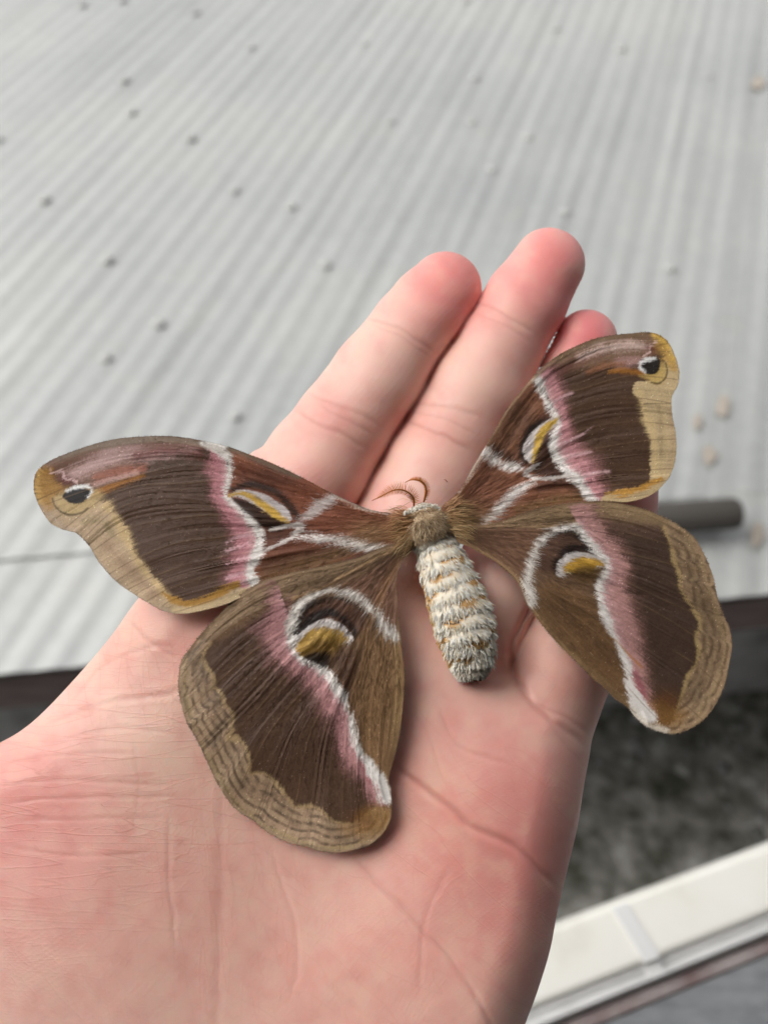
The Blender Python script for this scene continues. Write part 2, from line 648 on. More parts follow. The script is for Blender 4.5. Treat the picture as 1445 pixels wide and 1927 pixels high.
extrude_profile('wall', [(0.006, wall_drop), (0.006, -0.031), (w_red + 0.1, -0.031), (w_red + 0.1, wall_drop)], L0, L1, m_wallsh.m, ledge)
extrude_profile('stone_slab', [(w_red + 0.0005, -0.0305), (w_red + 0.0005, -0.017), (w_red + 0.30, -0.017), (w_red + 0.30, -0.0305)], L0, L1, m_slab.m, ledge)
# the grey joint across the white top
jp = (level_pt(1172, 1722, LEDGE_DROP) - la).dot(ld)
for nm, a0, a1, h in (('joint_strip', 0.003, w_top + 0.0004, 0.0012), ('joint_strip', w_top + 0.0008, w_lip, -0.0042)):
    v = []
    for s in (jp - 0.005, jp + 0.005):
        for a, hh in ((a0, h), (a1, h), (a1, h - 0.006), (a0, h - 0.006)):
            v.append(la + ld * (s + 0.10 * a) - ln_ * a + np.array([0, 0, hh]))
    mesh_obj(nm, v, [[0, 1, 5, 4], [1, 2, 6, 5], [2, 3, 7, 6], [3, 0, 4, 7], [3, 2, 1, 0], [4, 5, 6, 7]], m_joint.m, ledge, smooth=False)

# unseen house wall with open window, added behind the viewer to shade the hand
shading_house = thing('shading_house', 'unseen pale plastered wall with an open window, added behind the viewer to shade the hand', 'shading_house')
m_plaster = Mat('pale_plaster', (0.45, 0.44, 0.42), 0.9)
m_room = Mat('room_paint', (0.30, 0.29, 0.27), 0.9)  # unseen room of the added wall, kept lighter for fill


def wall_box(name, s_a, s_b, z_a, z_b, a_a, a_b, m):
    v = [la + ld * q - ln_ * a_ + np.array([0, 0, z_ - la[2]]) for q in (s_a, s_b) for a_ in (a_a, a_b) for z_ in (z_a, z_b)]
    f = [[0, 1, 3, 2], [4, 6, 7, 5], [0, 4, 5, 1], [2, 3, 7, 6], [0, 2, 6, 4], [1, 5, 7, 3]]
    mesh_obj(name, v, f, m, shading_house, smooth=False)


wa_, wb_ = w_red + 0.11, w_red + 0.26
hc_ = -la.dot(ld)
wall_box('wall', hc_ - 4.0, hc_ - 1.0, 0.0, 5.0, wa_, wb_, m_plaster.m)
wall_box('wall', hc_ + 1.0, hc_ + 4.0, 0.0, 5.0, wa_, wb_, m_plaster.m)
wall_box('blocker_lintel', hc_ - 0.999, hc_ + 0.999, CAM[2] + 0.85, 5.0, wa_, wb_, m_plaster.m)
wall_box('wall', hc_ - 0.999, hc_ + 0.999, 0.0, CAM[2] - LEDGE_DROP - 0.035, wa_, wb_, m_plaster.m)
wall_box('blocker_room_wall', hc_ - 2.0, hc_ + 2.0, 0.0, CAM[2] + 1.2, wb_ + 1.6, wb_ + 1.7, m_room.m)
wall_box('blocker_room_ceiling', hc_ - 2.0, hc_ + 2.0, CAM[2] + 1.201, CAM[2] + 1.3, wb_ + 0.001, wb_ + 1.7, m_room.m)
wall_box('blocker_room_wall', hc_ - 2.1, hc_ - 2.001, 0.0, CAM[2] + 1.3, wb_ + 0.001, wb_ + 1.7, m_room.m)
wall_box('blocker_room_wall', hc_ + 2.001, hc_ + 2.1, 0.0, CAM[2] + 1.3, wb_ + 0.001, wb_ + 1.7, m_room.m)

# ------------------------------------------------------------------ the hand: one continuous surface from a distance field
VS = 4.5
X0, X1, Y0, Y1, Z0, Z1 = -560.0, 1290.0, 392.0, 2700.0, -125.0, 330.0
xs = np.arange(X0, X1, VS, dtype=np.float32)
ys = np.arange(Y0, Y1, VS, dtype=np.float32)
zs = np.arange(Z0, Z1, VS, dtype=np.float32)

PALM = smooth_line([(480, 850), (400, 945), (330, 1035), (250, 1140), (215, 1190), (170, 1245), (100, 1322), (50, 1368), (0, 1398), (-90, 1440),
                    (-200, 1560), (-230, 1720), (-200, 1900), (-120, 2080), (0, 2250), (90, 2450), (120, 2690), (120, 2900), (800, 2900), (800, 2690), (820, 2450),
                    (880, 2230), (945, 2050), (988, 1927), (1010, 1868), (1034, 1790), (1047, 1722), (1057, 1678), (1071, 1620), (1085, 1560),
                    (1095, 1500), (1103, 1440), (1104, 1400), (1092, 1335), (1050, 1300), (968, 1268), (885, 1190), (780, 1085), (670, 1000), (560, 905)], 4, True)
GX, GY = np.meshgrid(xs, ys, indexing='ij')
pd2 = poly_sdf(GX, GY, PALM).astype(np.float32)


def gauss(x, y, cx, cy, sx, sy, rot=0.0):
    a = math.radians(rot)
    dx, dy = x - cx, y - cy
    u_, v_ = dx * math.cos(a) + dy * math.sin(a), -dx * math.sin(a) + dy * math.cos(a)
    return np.exp(-0.5 * ((u_ / sx) ** 2 + (v_ / sy) ** 2))


# relief of the palm (negative is towards the viewer)
front = (-46 * gauss(GX, GY, 120, 1760, 230, 300, -15) - 26 * gauss(GX, GY, 830, 1830, 170, 300, 12)
         - 16 * gauss(GX, GY, 960, 1480, 90, 90) - 12 * gauss(GX, GY, 640, 1250, 260, 90, 20)
         + 20 * gauss(GX, GY, 560, 1560, 160, 220) + 26 * gauss(GX, GY, 180, 1290, 110, 60, -40)
         + 14 * sstep(2150, 2500, GY))
back = 235 + 20 * sstep(1500, 2300, GY)
half = 0.5 * (back - front)
mid = 0.5 * (back + front)
RR = 96.0
qx = np.maximum(pd2 + RR, 0)[:, :, None]
qz = np.maximum(np.abs(zs[None, None, :] - mid[:, :, None]) - (half - RR)[:, :, None], 0)
inner = np.minimum(np.maximum(pd2[:, :, None] + RR, np.abs(zs[None, None, :] - mid[:, :, None]) - (half - RR)[:, :, None]), 0)
S = (np.sqrt(qx * qx + qz * qz) + inner - RR).astype(np.float32)
del qx, qz, inner

FING = {
    'index': [(838, 541, 12, 68), (808, 575, 6, 73), (775, 615, 4, 75), (712, 706, -4, 86), (646, 801, 0, 92), (600, 870, -6, 101), (556, 935, -4, 107), (470, 1090, 8, 118), (430, 1250, 16, 112)],
    'middle': [(1033, 496, 14, 68), (990, 565, 4, 77), (943, 648, 2, 80), (905, 725, -6, 90), (862, 805, 0, 92), (825, 880, -6, 101), (787, 950, -2, 101), (690, 1130, 8, 112), (650, 1300, 18, 108)],
    'ring': [(1104, 640, 52, 58), (1085, 700, 44, 65), (1060, 765, 36, 70), (1030, 850, 24, 80), (1000, 930, 18, 83), (935, 1110, 4, 91), (850, 1290, 12, 104), (820, 1400, 20, 100)],
    'pinky': [(1180, 855, 34, 58), (1172, 900, 28, 66), (1163, 945, 22, 73), (1120, 1100, 8, 86), (1092, 1180, 4, 92), (1062, 1250, 6, 95), (1000, 1400, 12, 104), (970, 1500, 20, 100)],
    'thumb': [(-20, 1760, 0, 150), (-150, 1620, -4, 120), (-290, 1490, 0, 104), (-370, 1410, 2, 98), (-450, 1335, 10, 84), (-480, 1300, 14, 72)],
}
NAILS = {}
FS = np.full(S.shape, 1e3, dtype=np.float32)
for nm, js in FING.items():
    js = np.array(js, dtype=np.float64)
    js[:, 2] += js[:, 3]                                  # front surface -> axis
    mg = 70
    lo = (js[:, :3] - js[:, 3:4] - mg).min(0)
    hi = (js[:, :3] + js[:, 3:4] + mg).max(0)
    ia, ib = np.searchsorted(xs, lo[0]), np.searchsorted(xs, hi[0])
    ja, jb = np.searchsorted(ys, lo[1]), np.searchsorted(ys, hi[1])
    ka, kb = np.searchsorted(zs, lo[2]), np.searchsorted(zs, hi[2])
    bx, by, bz = xs[ia:ib, None, None], ys[None, ja:jb, None], zs[None, None, ka:kb]
    fin = None
    for a, b in zip(js[:-1], js[1:]):
        d = b[:3] - a[:3]
        l2 = float(d @ d)
        h = np.clip(((bx - a[0]) * d[0] + (by - a[1]) * d[1] + (bz - a[2]) * d[2]) / l2, 0, 1).astype(np.float32)
        q = np.sqrt((bx - a[0] - h * d[0]) ** 2 + (by - a[1] - h * d[1]) ** 2 + (bz - a[2] - h * d[2]) ** 2)
        q -= a[3] + (b[3] - a[3]) * h
        fin = q if fin is None else smin(fin, q, 10)
    FS[ia:ib, ja:jb, ka:kb] = smin(FS[ia:ib, ja:jb, ka:kb], fin, 5.0)
S = smin(S, FS, 16.0).astype(np.float32)
del FS


def surface_nets(S, o, step):
    ins = S < 0
    nx, ny, nz = S.shape
    cnt = np.zeros((nx - 1, ny - 1, nz - 1), dtype=np.int8)
    for dx in (0, 1):
        for dy in (0, 1):
            for dz in (0, 1):
                cnt += ins[dx:nx - 1 + dx, dy:ny - 1 + dy, dz:nz - 1 + dz]
    act = (cnt > 0) & (cnt < 8)
    I, J, Kk = np.nonzero(act)
    idx = np.full(act.shape, -1, dtype=np.int32)
    idx[I, J, Kk] = np.arange(len(I))
    corners = [(dx, dy, dz) for dx in (0, 1) for dy in (0, 1) for dz in (0, 1)]
    val = {c: S[I + c[0], J + c[1], Kk + c[2]] for c in corners}
    pos = np.zeros((len(I), 3))
    num = np.zeros(len(I))
    for a in corners:
        for ax in range(3):
            if a[ax] == 0:
                b = tuple(1 if k == ax else a[k] for k in range(3))
                va, vb = val[a], val[b]
                m = (va < 0) != (vb < 0)
                tt = np.where(m, va / np.where(m, va - vb, 1), 0)
                for k in range(3):
                    pos[:, k] += np.where(m, a[k] + (tt if k == ax else 0), 0)
                num += m
    pos = pos / num[:, None] + np.stack([I, J, Kk], -1)
    quads = []
    for ax in range(3):
        sl0 = [slice(1, -1)] * 3
        sl1 = [slice(1, -1)] * 3
        sl0[ax] = slice(0, -1)
        sl1[ax] = slice(1, None)
        A, B = ins[tuple(sl0)], ins[tuple(sl1)]
        i, j, k = np.nonzero(A != B)
        flip = A[i, j, k]
        off = [1, 1, 1]
        off[ax] = 0
        i, j, k = i + off[0], j + off[1], k + off[2]
        b_, c_ = (ax + 1) % 3, (ax + 2) % 3
        def cell(db, dc):
            q = [i.copy(), j.copy(), k.copy()]
            q[b_] += db
            q[c_] += dc
            return idx[q[0], q[1], q[2]]
        q = np.stack([cell(-1, -1), cell(0, -1), cell(0, 0), cell(-1, 0)], -1)
        q[~flip] = q[~flip][:, ::-1]
        quads.append(q)
    return pos * step + np.array(o), np.concatenate(quads)


hv, hq = surface_nets(S, (X0, Y0, Z0), VS)
print('hand mesh', hv.shape, hq.shape)

# front surface of the hand over the photograph's grid, for resting things on it
neg = S < 0
has = neg.any(2)
kf = neg.argmax(2)
FRONT = np.where(has, Z0 + kf * VS, 400.0)
del neg


def hand_front(px, py):
    i = np.clip((np.asarray(px) - X0) / VS, 0, len(xs) - 1.001)
    j = np.clip((np.asarray(py) - Y0) / VS, 0, len(ys) - 1.001)
    i0, j0 = i.astype(int), j.astype(int)
    fi_, fj_ = i - i0, j - j0
    return (FRONT[i0, j0] * (1 - fi_) * (1 - fj_) + FRONT[i0 + 1, j0] * fi_ * (1 - fj_)
            + FRONT[i0, j0 + 1] * (1 - fi_) * fj_ + FRONT[i0 + 1, j0 + 1] * fi_ * fj_)


# creases: (line, half width, depth)
CREASES = [
    ([(1016, 1100), (990, 1155), (963, 1210), (963, 1250), (976, 1288), (1002, 1320)], 7, 15, .9),
    ([(735, 1436), (747, 1445), (822, 1500), (897, 1560), (982, 1600), (1058, 1684)], 9, 9, 1.0),
    ([(440, 1380), (424, 1480), (416, 1560), (417, 1640), (412, 1750), (407, 1927), (396, 2100)], 14, 1.6, .2),
    ([(955, 1190), (962, 1240), (974, 1283), (1002, 1322), (1050, 1362), (1108, 1408)], 9, 6.5, .8),
    ([(1002, 1322), (1060, 1345), (1110, 1385)], 6, 4, .6),
    ([(575, 738), (644, 765), (720, 799)], 6, 3.5, .6), ([(550, 769), (644, 818), (700, 845)], 7, 5, .8), ([(600, 757), (650, 790), (710, 818)], 5, 3, .5),
    ([(775, 759), (829, 764), (908, 784)], 6, 3.5, .6), ([(757, 790), (829, 818), (885, 848)], 7, 5, .8), ([(770, 773), (840, 790), (900, 815)], 5, 3, .5),
    ([(689, 597), (745, 614), (822, 668)], 6, 4, .7), ([(700, 610), (750, 632), (810, 676)], 5, 2.5, .4),
    ([(892, 572), (945, 588), (1012, 628)], 6, 4, .7), ([(885, 590), (940, 606), (1000, 645)], 5, 2.5, .4),
    ([(640, 1590), (722, 1675), (822, 1775), (900, 1880), (960, 1990)], 8, 4, .4),
    ([(80, 1362), (200, 1322), (330, 1300), (345, 1260)], 7, 4, .5), ([(130, 1325), (200, 1250), (300, 1215), (345, 1235)], 6, 3, .4),
    ([(240, 1170), (290, 1215), (340, 1240)], 6, 4, .5),
    ([(0, 1478), (120, 1468), (330, 1476)], 5, 2.5, .5), ([(0, 1512), (150, 1500), (360, 1500)], 5, 2.5, .5), ([(0, 1440), (110, 1420), (260, 1415)], 5, 2.5, .45),
    ([(20, 1545), (180, 1540), (330, 1540)], 5, 2, .4), ([(100, 1395), (210, 1372), (340, 1380)], 5, 2, .35), ([(0, 1590), (120, 1610), (300, 1600)], 5, 2, .3),
    ([(320, 1520), (318, 1640), (330, 1790)], 6, 2, .25), ([(250, 1380), (262, 1480), (250, 1580)], 5, 1.5, .2),
    ([(505, 1590), (540, 1690), (560, 1800), (540, 1900)], 6, 2, .2), ([(850, 1620), (800, 1740), (790, 1880)], 6, 2, .2),
    ([(820, 1320), (860, 1400), (960, 1440)], 6, 2.5, .3), ([(760, 1330), (800, 1380), (850, 1500)], 6, 2, .2),
    ([(1020, 1330), (1060, 1400), (1100, 1440)], 6, 2, .3),
]
hx, hy = hv[:, 0], hv[:, 1]
isfront = sstep(150, 60, hv[:, 2])
cr = np.zeros(len(hv))
crd = np.zeros(len(hv))
jx = hx + 10 * (fbm(hx / 40 + 9, hy / 40 + 9, 31) - .5)
jy = hy + 10 * (fbm(hx / 40 + 70, hy / 40 + 9, 33) - .5)
for ln, wd, dp, st in CREASES:
    sl = smooth_line(ln, 5)
    bb = (hx > sl[:, 0].min() - 60) & (hx < sl[:, 0].max() + 60) & (hy > sl[:, 1].min() - 60) & (hy < sl[:, 1].max() + 60) & (isfront > 0)
    d, t_ = line_dist(jx[bb], jy[bb], sl)
    fade = sstep(0, .15, t_) * sstep(1, .85, t_) * 0.85 + 0.15
    dp = dp * .55
    wd = wd * .8
    crd[bb] += dp * np.exp(-(d / wd) ** 2) * fade - 0.35 * dp * np.exp(-(d / (wd * 2.6)) ** 2) * fade
    cr[bb] = np.maximum(cr[bb], st * np.exp(-(d / (wd * .75)) ** 2) * fade)
hv[:, 2] += crd * isfront
# soft unevenness of the flesh
hv[:, 2] += isfront * (4.5 * (fbm(hx / 130 + 30, hy / 130 + 30, 51, 2) - .5) + .5 * (fbm(hx / 28 + 30, hy / 28 + 30, 55, 2) - .5))

# skin colour: blood and pallor in patches
sk = np.tile(lin((232, 186, 172)), (len(hv), 1))


def blend(c, col, m):
    return c + (lin(col) - c) * np.clip(m, 0, 1)[:, None]


for cx, cy, sx, sy, rot, col, st in [
        (850, 525, 75, 70, -55, (236, 143, 138), .95), (1040, 490, 80, 70, -60, (238, 146, 142), .95), (1110, 620, 60, 70, 0, (232, 135, 135), 1.0),
        (1190, 900, 70, 80, 0, (226, 130, 132), .9), (40, 1500, 170, 95, 0, (228, 136, 128), .6), (60, 1650, 160, 120, 0, (222, 145, 138), .5),
        (640, 800, 60, 40, 30, (214, 138, 130), .6), (830, 820, 70, 34, 20, (222, 150, 138), .45), (560, 940, 110, 80, 0, (226, 150, 140), .5),
        (870, 1600, 120, 80, 30, (216, 130, 118), .6), (960, 1480, 110, 90, 0, (218, 140, 132), .5), (860, 1380, 90, 80, 0, (220, 150, 138), .4),
        (900, 1750, 130, 110, 0, (208, 130, 122), .5), (1000, 1600, 60, 160, 0, (206, 122, 118), .5),
        (340, 1300, 110, 130, 0, (230, 190, 172), .8), (350, 1480, 90, 120, 0, (226, 188, 168), .6), (500, 1700, 140, 160, 0, (224, 168, 152), .5),
        (170, 1830, 150, 110, 0, (226, 176, 160), .4), (700, 1850, 160, 120, 0, (220, 158, 142), .5), (240, 1230, 80, 60, 0, (222, 168, 152), .6),
        (440, 1210, 110, 70, 0, (216, 140, 130), .7), (1060, 1260, 80, 70, 0, (218, 156, 142), .5), (800, 1500, 70, 60, 30, (226, 168, 150), .4),
        (330, 1650, 120, 130, 0, (226, 168, 154), .5)]:
    sk = blend(sk, col, st * gauss(hx, hy, cx, cy, sx, sy, rot))
mot = fbm(hx / 34 + 11, hy / 34 + 11, 71, 4)
sk = blend(sk, (208, 122, 112), 0.22 * sstep(.45, .85, mot))
sk = blend(sk, (232, 196, 172), 0.25 * sstep(.55, .2, mot))
sk = blend(sk, (176, 98, 86), 0.36 * cr * isfront)
sk = np.clip(sk * np.array([1.02, 1.06, 1.07]), 0, .95)
hand_world = hand_pt(hv[:, 0], hv[:, 1], hv[:, 2])

ms = Mat('skin', rough=0.5)
ms.b.inputs['Subsurface Weight'].default_value = 0.5
ms.b.inputs['Subsurface Radius'].default_value = (1.0, 0.32, 0.18)
ms.b.inputs['Subsurface Scale'].default_value = 0.0028
ms.b.inputs['Specular IOR Level'].default_value = 0.38
# papillary ridges and the fine net of skin lines
vec = ms.uv((1, 1, 1))
wv = ms.node('ShaderNodeTexWave', wave_type='BANDS', bands_direction='DIAGONAL')
wv.inputs['Scale'].default_value = 46.0
wv.inputs['Distortion'].default_value = 46.0
wv.inputs['Detail'].default_value = 1.0
wv.inputs['Detail Scale'].default_value = 0.055
ms.l.new(vec, wv.inputs['Vector'])
vo = ms.node('ShaderNodeTexVoronoi', feature='DISTANCE_TO_EDGE')
vo.inputs['Scale'].default_value = 46.0
nd_ = ms.node('ShaderNodeTexNoise')
nd_.inputs['Scale'].default_value = 7.0
ms.l.new(vec, nd_.inputs['Vector'])
vm = ms.node('ShaderNodeMix', data_type='VECTOR')
vm.inputs['Factor'].default_value = 0.12
ms.l.new(ms.uv((1.0, 2.2, 1)), vm.inputs[4])
ms.l.new(nd_.outputs['Color'], vm.inputs[5])
ms.l.new(vm.outputs[1], vo.inputs['Vector'])
vedge = ms.ramp(vo.outputs['Distance'], [(0.0, (0, 0, 0)), (0.10, (1, 1, 1))])
nf = ms.noise(vec, 260, 2)
hgt = ms.math('ADD', ms.math('MULTIPLY', wv.outputs['Fac'], 0.13), ms.math('ADD', ms.math('MULTIPLY', vedge, 0.10), ms.math('MULTIPLY', nf, 0.25)))
lsep = ms.node('ShaderNodeSeparateColor')
ms.l.new(ms.attr('lines'), lsep.inputs[0])


def skin_lines(rot, sx, sy, wd, seed):
    """Fine skin creases: the level lines of a stretched noise."""
    t_ = ms.node('ShaderNodeTexCoord')
    mp = ms.node('ShaderNodeMapping')
    mp.vector_type = 'TEXTURE'
    mp.inputs['Location'].default_value = (seed, seed * .7, 0)
    mp.inputs['Rotation'].default_value = (0, 0, math.radians(rot))
    mp.inputs['Scale'].default_value = (1 / sx, 1 / sy, 1)
    ms.l.new(t_.outputs['UV'], mp.inputs['Vector'])
    n_ = ms.noise(mp.outputs[0], 1.0, 2, .5, .3)
    d_ = ms.math('ABSOLUTE', ms.math('SUBTRACT', n_, .5))
    return ms.ramp(d_, [(0.0, (1, 1, 1)), (wd, (0, 0, 0))])


l1 = ms.math('MULTIPLY', skin_lines(4, 2.6, 20, .016, 3.1), ms.math('MULTIPLY', lsep.outputs[0], .8))
l1b = ms.math('MULTIPLY', skin_lines(-6, 3.6, 30, .012, 5.3), ms.math('MULTIPLY', lsep.outputs[0], .6))
l2 = ms.math('MULTIPLY', skin_lines(38, 2.6, 13, .010, 7.7), ms.math('MULTIPLY', lsep.outputs[1], .38))
l2b = ms.math('MULTIPLY', skin_lines(-58, 4, 16, .008, 11.2), ms.math('MULTIPLY', lsep.outputs[1], .25))
l3 = ms.math('MULTIPLY', skin_lines(86, 3.2, 22, .018, 13.9), ms.math('MULTIPLY', lsep.outputs[2], .7))
lsum = ms.math('MINIMUM', ms.math('ADD', ms.math('ADD', l1, l1b), ms.math('ADD', ms.math('ADD', l2, l2b), l3)), 1.0)
ms.base(ms.mix(ms.math('MULTIPLY', lsum, .22), ms.attr(), tuple(lin((186, 104, 92)))))
hgt = ms.math('SUBTRACT', hgt, ms.math('MULTIPLY', lsum, .8))
ms.bump(hgt, 0.36, 0.00016)
rg = ms.ramp(ms.noise(vec, 60, 3), [(0.3, (0.42, 0.42, 0.42)), (0.7, (0.58, 0.58, 0.58))])
ms.l.new(rg, ms.b.inputs['Roughness'])

hand_lines = np.zeros((len(hv), 4), dtype=np.float32)
hand_lines[:, 3] = 1
hand_lines[:, 0] = np.clip(1.2 * gauss(hx, hy, 190, 1470, 240, 190), 0, 1)                      # across the ball of the thumb
hand_lines[:, 1] = np.clip(.3 + .7 * gauss(hx, hy, 800, 1640, 330, 300), 0, 1) * sstep(1150, 1350, hy)   # slanting over the palm
hand_lines[:, 2] = np.clip(.5 * gauss(hx, hy, 420, 1620, 150, 330) + .6 * gauss(hx, hy, 200, 1250, 130, 80), 0, 1)   # down the palm
hand = mesh_obj('hand', hand_world, hq[:, ::-1], ms.m, colors=sk, uv=np.stack([hx, hy], -1) / 1000.0)
la_ = hand.data.color_attributes.new('lines', 'FLOAT_COLOR', 'POINT')
la_.data.foreach_set('color', hand_lines.ravel())
tag(hand, 'open bare left hand held palm up, carrying the moth', 'hand')
del S

# finger nails on the far side of the fingers
m_nail = Mat('finger_nail', (0.62, 0.40, 0.36), 0.25).m
for nm in FING:
    js = np.array(FING[nm], float)
    a, b = js[0], js[1 if nm == 'ring' else 2]
    d = (a - b)[:2] / np.linalg.norm((a - b)[:2])
    nrm = np.array([-d[1], d[0]])
    v, f = [], []
    NU, NV = 9, 9
    for i in range(NU):
        for j in range(NV):
            s = i / (NU - 1)
            q = (j / (NV - 1) - .5) * 2
            wd = 0.52 * (1 - 0.25 * abs(2 * s - 1) ** 3)
            ang = q * wd
            c = a[:2] + d * (-50 + 84 * s)
            r_ = a[3] * 1.0 + 3 - 16 * max(0, s - .6) ** 2
            if s > .75:
                r_ *= 1.0
            p2 = c + nrm * r_ * math.sin(ang)
            v.append(hand_pt(p2[0], p2[1], a[2] + a[3] + r_ * math.cos(ang) - 16 * s * s))
    for i in range(NU - 1):
        for j in range(NV - 1):
            f.append([i * NV + j, i * NV + j + 1, (i + 1) * NV + j + 1, (i + 1) * NV + j])
    o = mesh_obj('finger_nail', v, f, m_nail, hand)
    sm = o.modifiers.new('thickness', 'SOLIDIFY')
    sm.thickness = 0.0004

# ------------------------------------------------------------------ the moth
moth = thing('moth', 'large brown and pink moth with a white furry body, wings spread on the palm', 'moth')


class Zoom:
    """Turns coordinates measured on an enlargement back into photo pixels."""
    def __init__(self, ox, oy, s):
        self.o, self.s = np.array([ox, oy], float), s

    def __call__(self, pts, n=6, closed=False):
        a = np.array(pts, float)
        a[:, :2] = a[:, :2] / self.s + self.o
        if a.shape[1] > 2:
            a[:, 2] /= self.s
        return smooth_line(a, n, closed) if n else a


zLF, zLH, zRF, zRH = Zoom(40, 780, 2.779), Zoom(310, 980, 2.92), Zoom(820, 600, 2.89), Zoom(860, 920, 2.676)


class Paint:
    """Scale colours of a wing: layers laid over each other at real places of the wing."""
    def __init__(self, X, Y, z, s, t):
        self.X, self.Y, self.z, self.s, self.t = X, Y, z, s, t
        self.c = np.zeros((len(X), 3))
        # scales fray every border along the wing's run
        self.fr = 1.5 * (fbm(s * 34, t * 6 + 3, 201, 2) - .5) + .9 * (fbm(X / 26, Y / 26, 205, 2) - .5) + .6 * (vnoise(X / 2.4, Y / 2.4, 203) - .5)

    def fill(self, col):
        self.c[:] = lin(col)

    def lay(self, col, m):
        self.c += (lin(col) - self.c) * np.clip(m, 0, 1)[:, None]

    def poly(self, pts, col, soft=4, fray=5, st=1.0, n=5):
        d = poly_sdf(self.X, self.Y, self.z(pts, n, True)) + fray * self.fr
        m = st * sstep(soft, -soft, d)
        self.lay(col, m)
        return m

    def line(self, pts, col, width=None, soft=4, fray=4, st=1.0, taper=False):
        """pts (u, v) with width, or (u, v, width)."""
        r = line_dist(self.X, self.Y, self.z(pts))
        w_ = (r[2] if len(r) > 2 else width / self.z.s) / 2
        if min(col) > 210:                                   # white hair-scales: a soft, combed border
            w_, soft, fray = w_ * .8, soft + 2.5, fray + 2.5
        m = st * sstep(soft, -soft, r[0] - w_ + fray * self.fr)
        if taper:
            m = m * sstep(0, .12, r[1]) * sstep(1, .88, r[1])
        self.lay(col, m)
        return m

    def blob(self, u_, v_, ru, rv, col, st=1.0, rot=0):
        cx, cy = np.array([u_, v_]) / self.z.s + self.z.o
        self.lay(col, st * gauss(self.X, self.Y, cx, cy, ru / self.z.s, rv / self.z.s, rot))

    def one_side(self, pts, width, col, side, st=1.0, fray=8, vary=.25, power=1.0):
        """A band that starts on a line and fades away to one side of it."""
        ln = self.z(pts)
        r = line_dist(self.X, self.Y, ln)
        d, t_ = r[0], r[1]
        w_ = r[2] if len(r) > 2 else width / self.z.s
        # which side
        i = np.clip((t_ * (len(ln) - 1)).astype(int), 0, len(ln) - 2)
        seg = np.hypot(np.diff(ln[:, 0]), np.diff(ln[:, 1]))
        cum = np.concatenate([[0], np.cumsum(seg)]) / seg.sum()
        i = np.clip(np.searchsorted(cum, t_, side='right') - 1, 0, len(ln) - 2)
        tx, ty = ln[i + 1, 0] - ln[i, 0], ln[i + 1, 1] - ln[i, 1]
        crs = tx * (self.Y - ln[i, 1]) - ty * (self.X - ln[i, 0])
        ok = (crs * side > 0)
        w_ = w_ * (1 + vary * (fbm(t_ * 9, t_ * 0 + 2, 77) - .5))
        m = st * np.where(ok, sstep(1.15, .55, (d + fray * self.fr) / w_), 0)
        self.lay(col, m)
        self.lay((216, 176, 176), .55 * st * np.where(ok, sstep(.5, .12, (d + .6 * fray * self.fr) / w_), 0) * (1 if sum(col) > 420 else 0))
        return m, ok


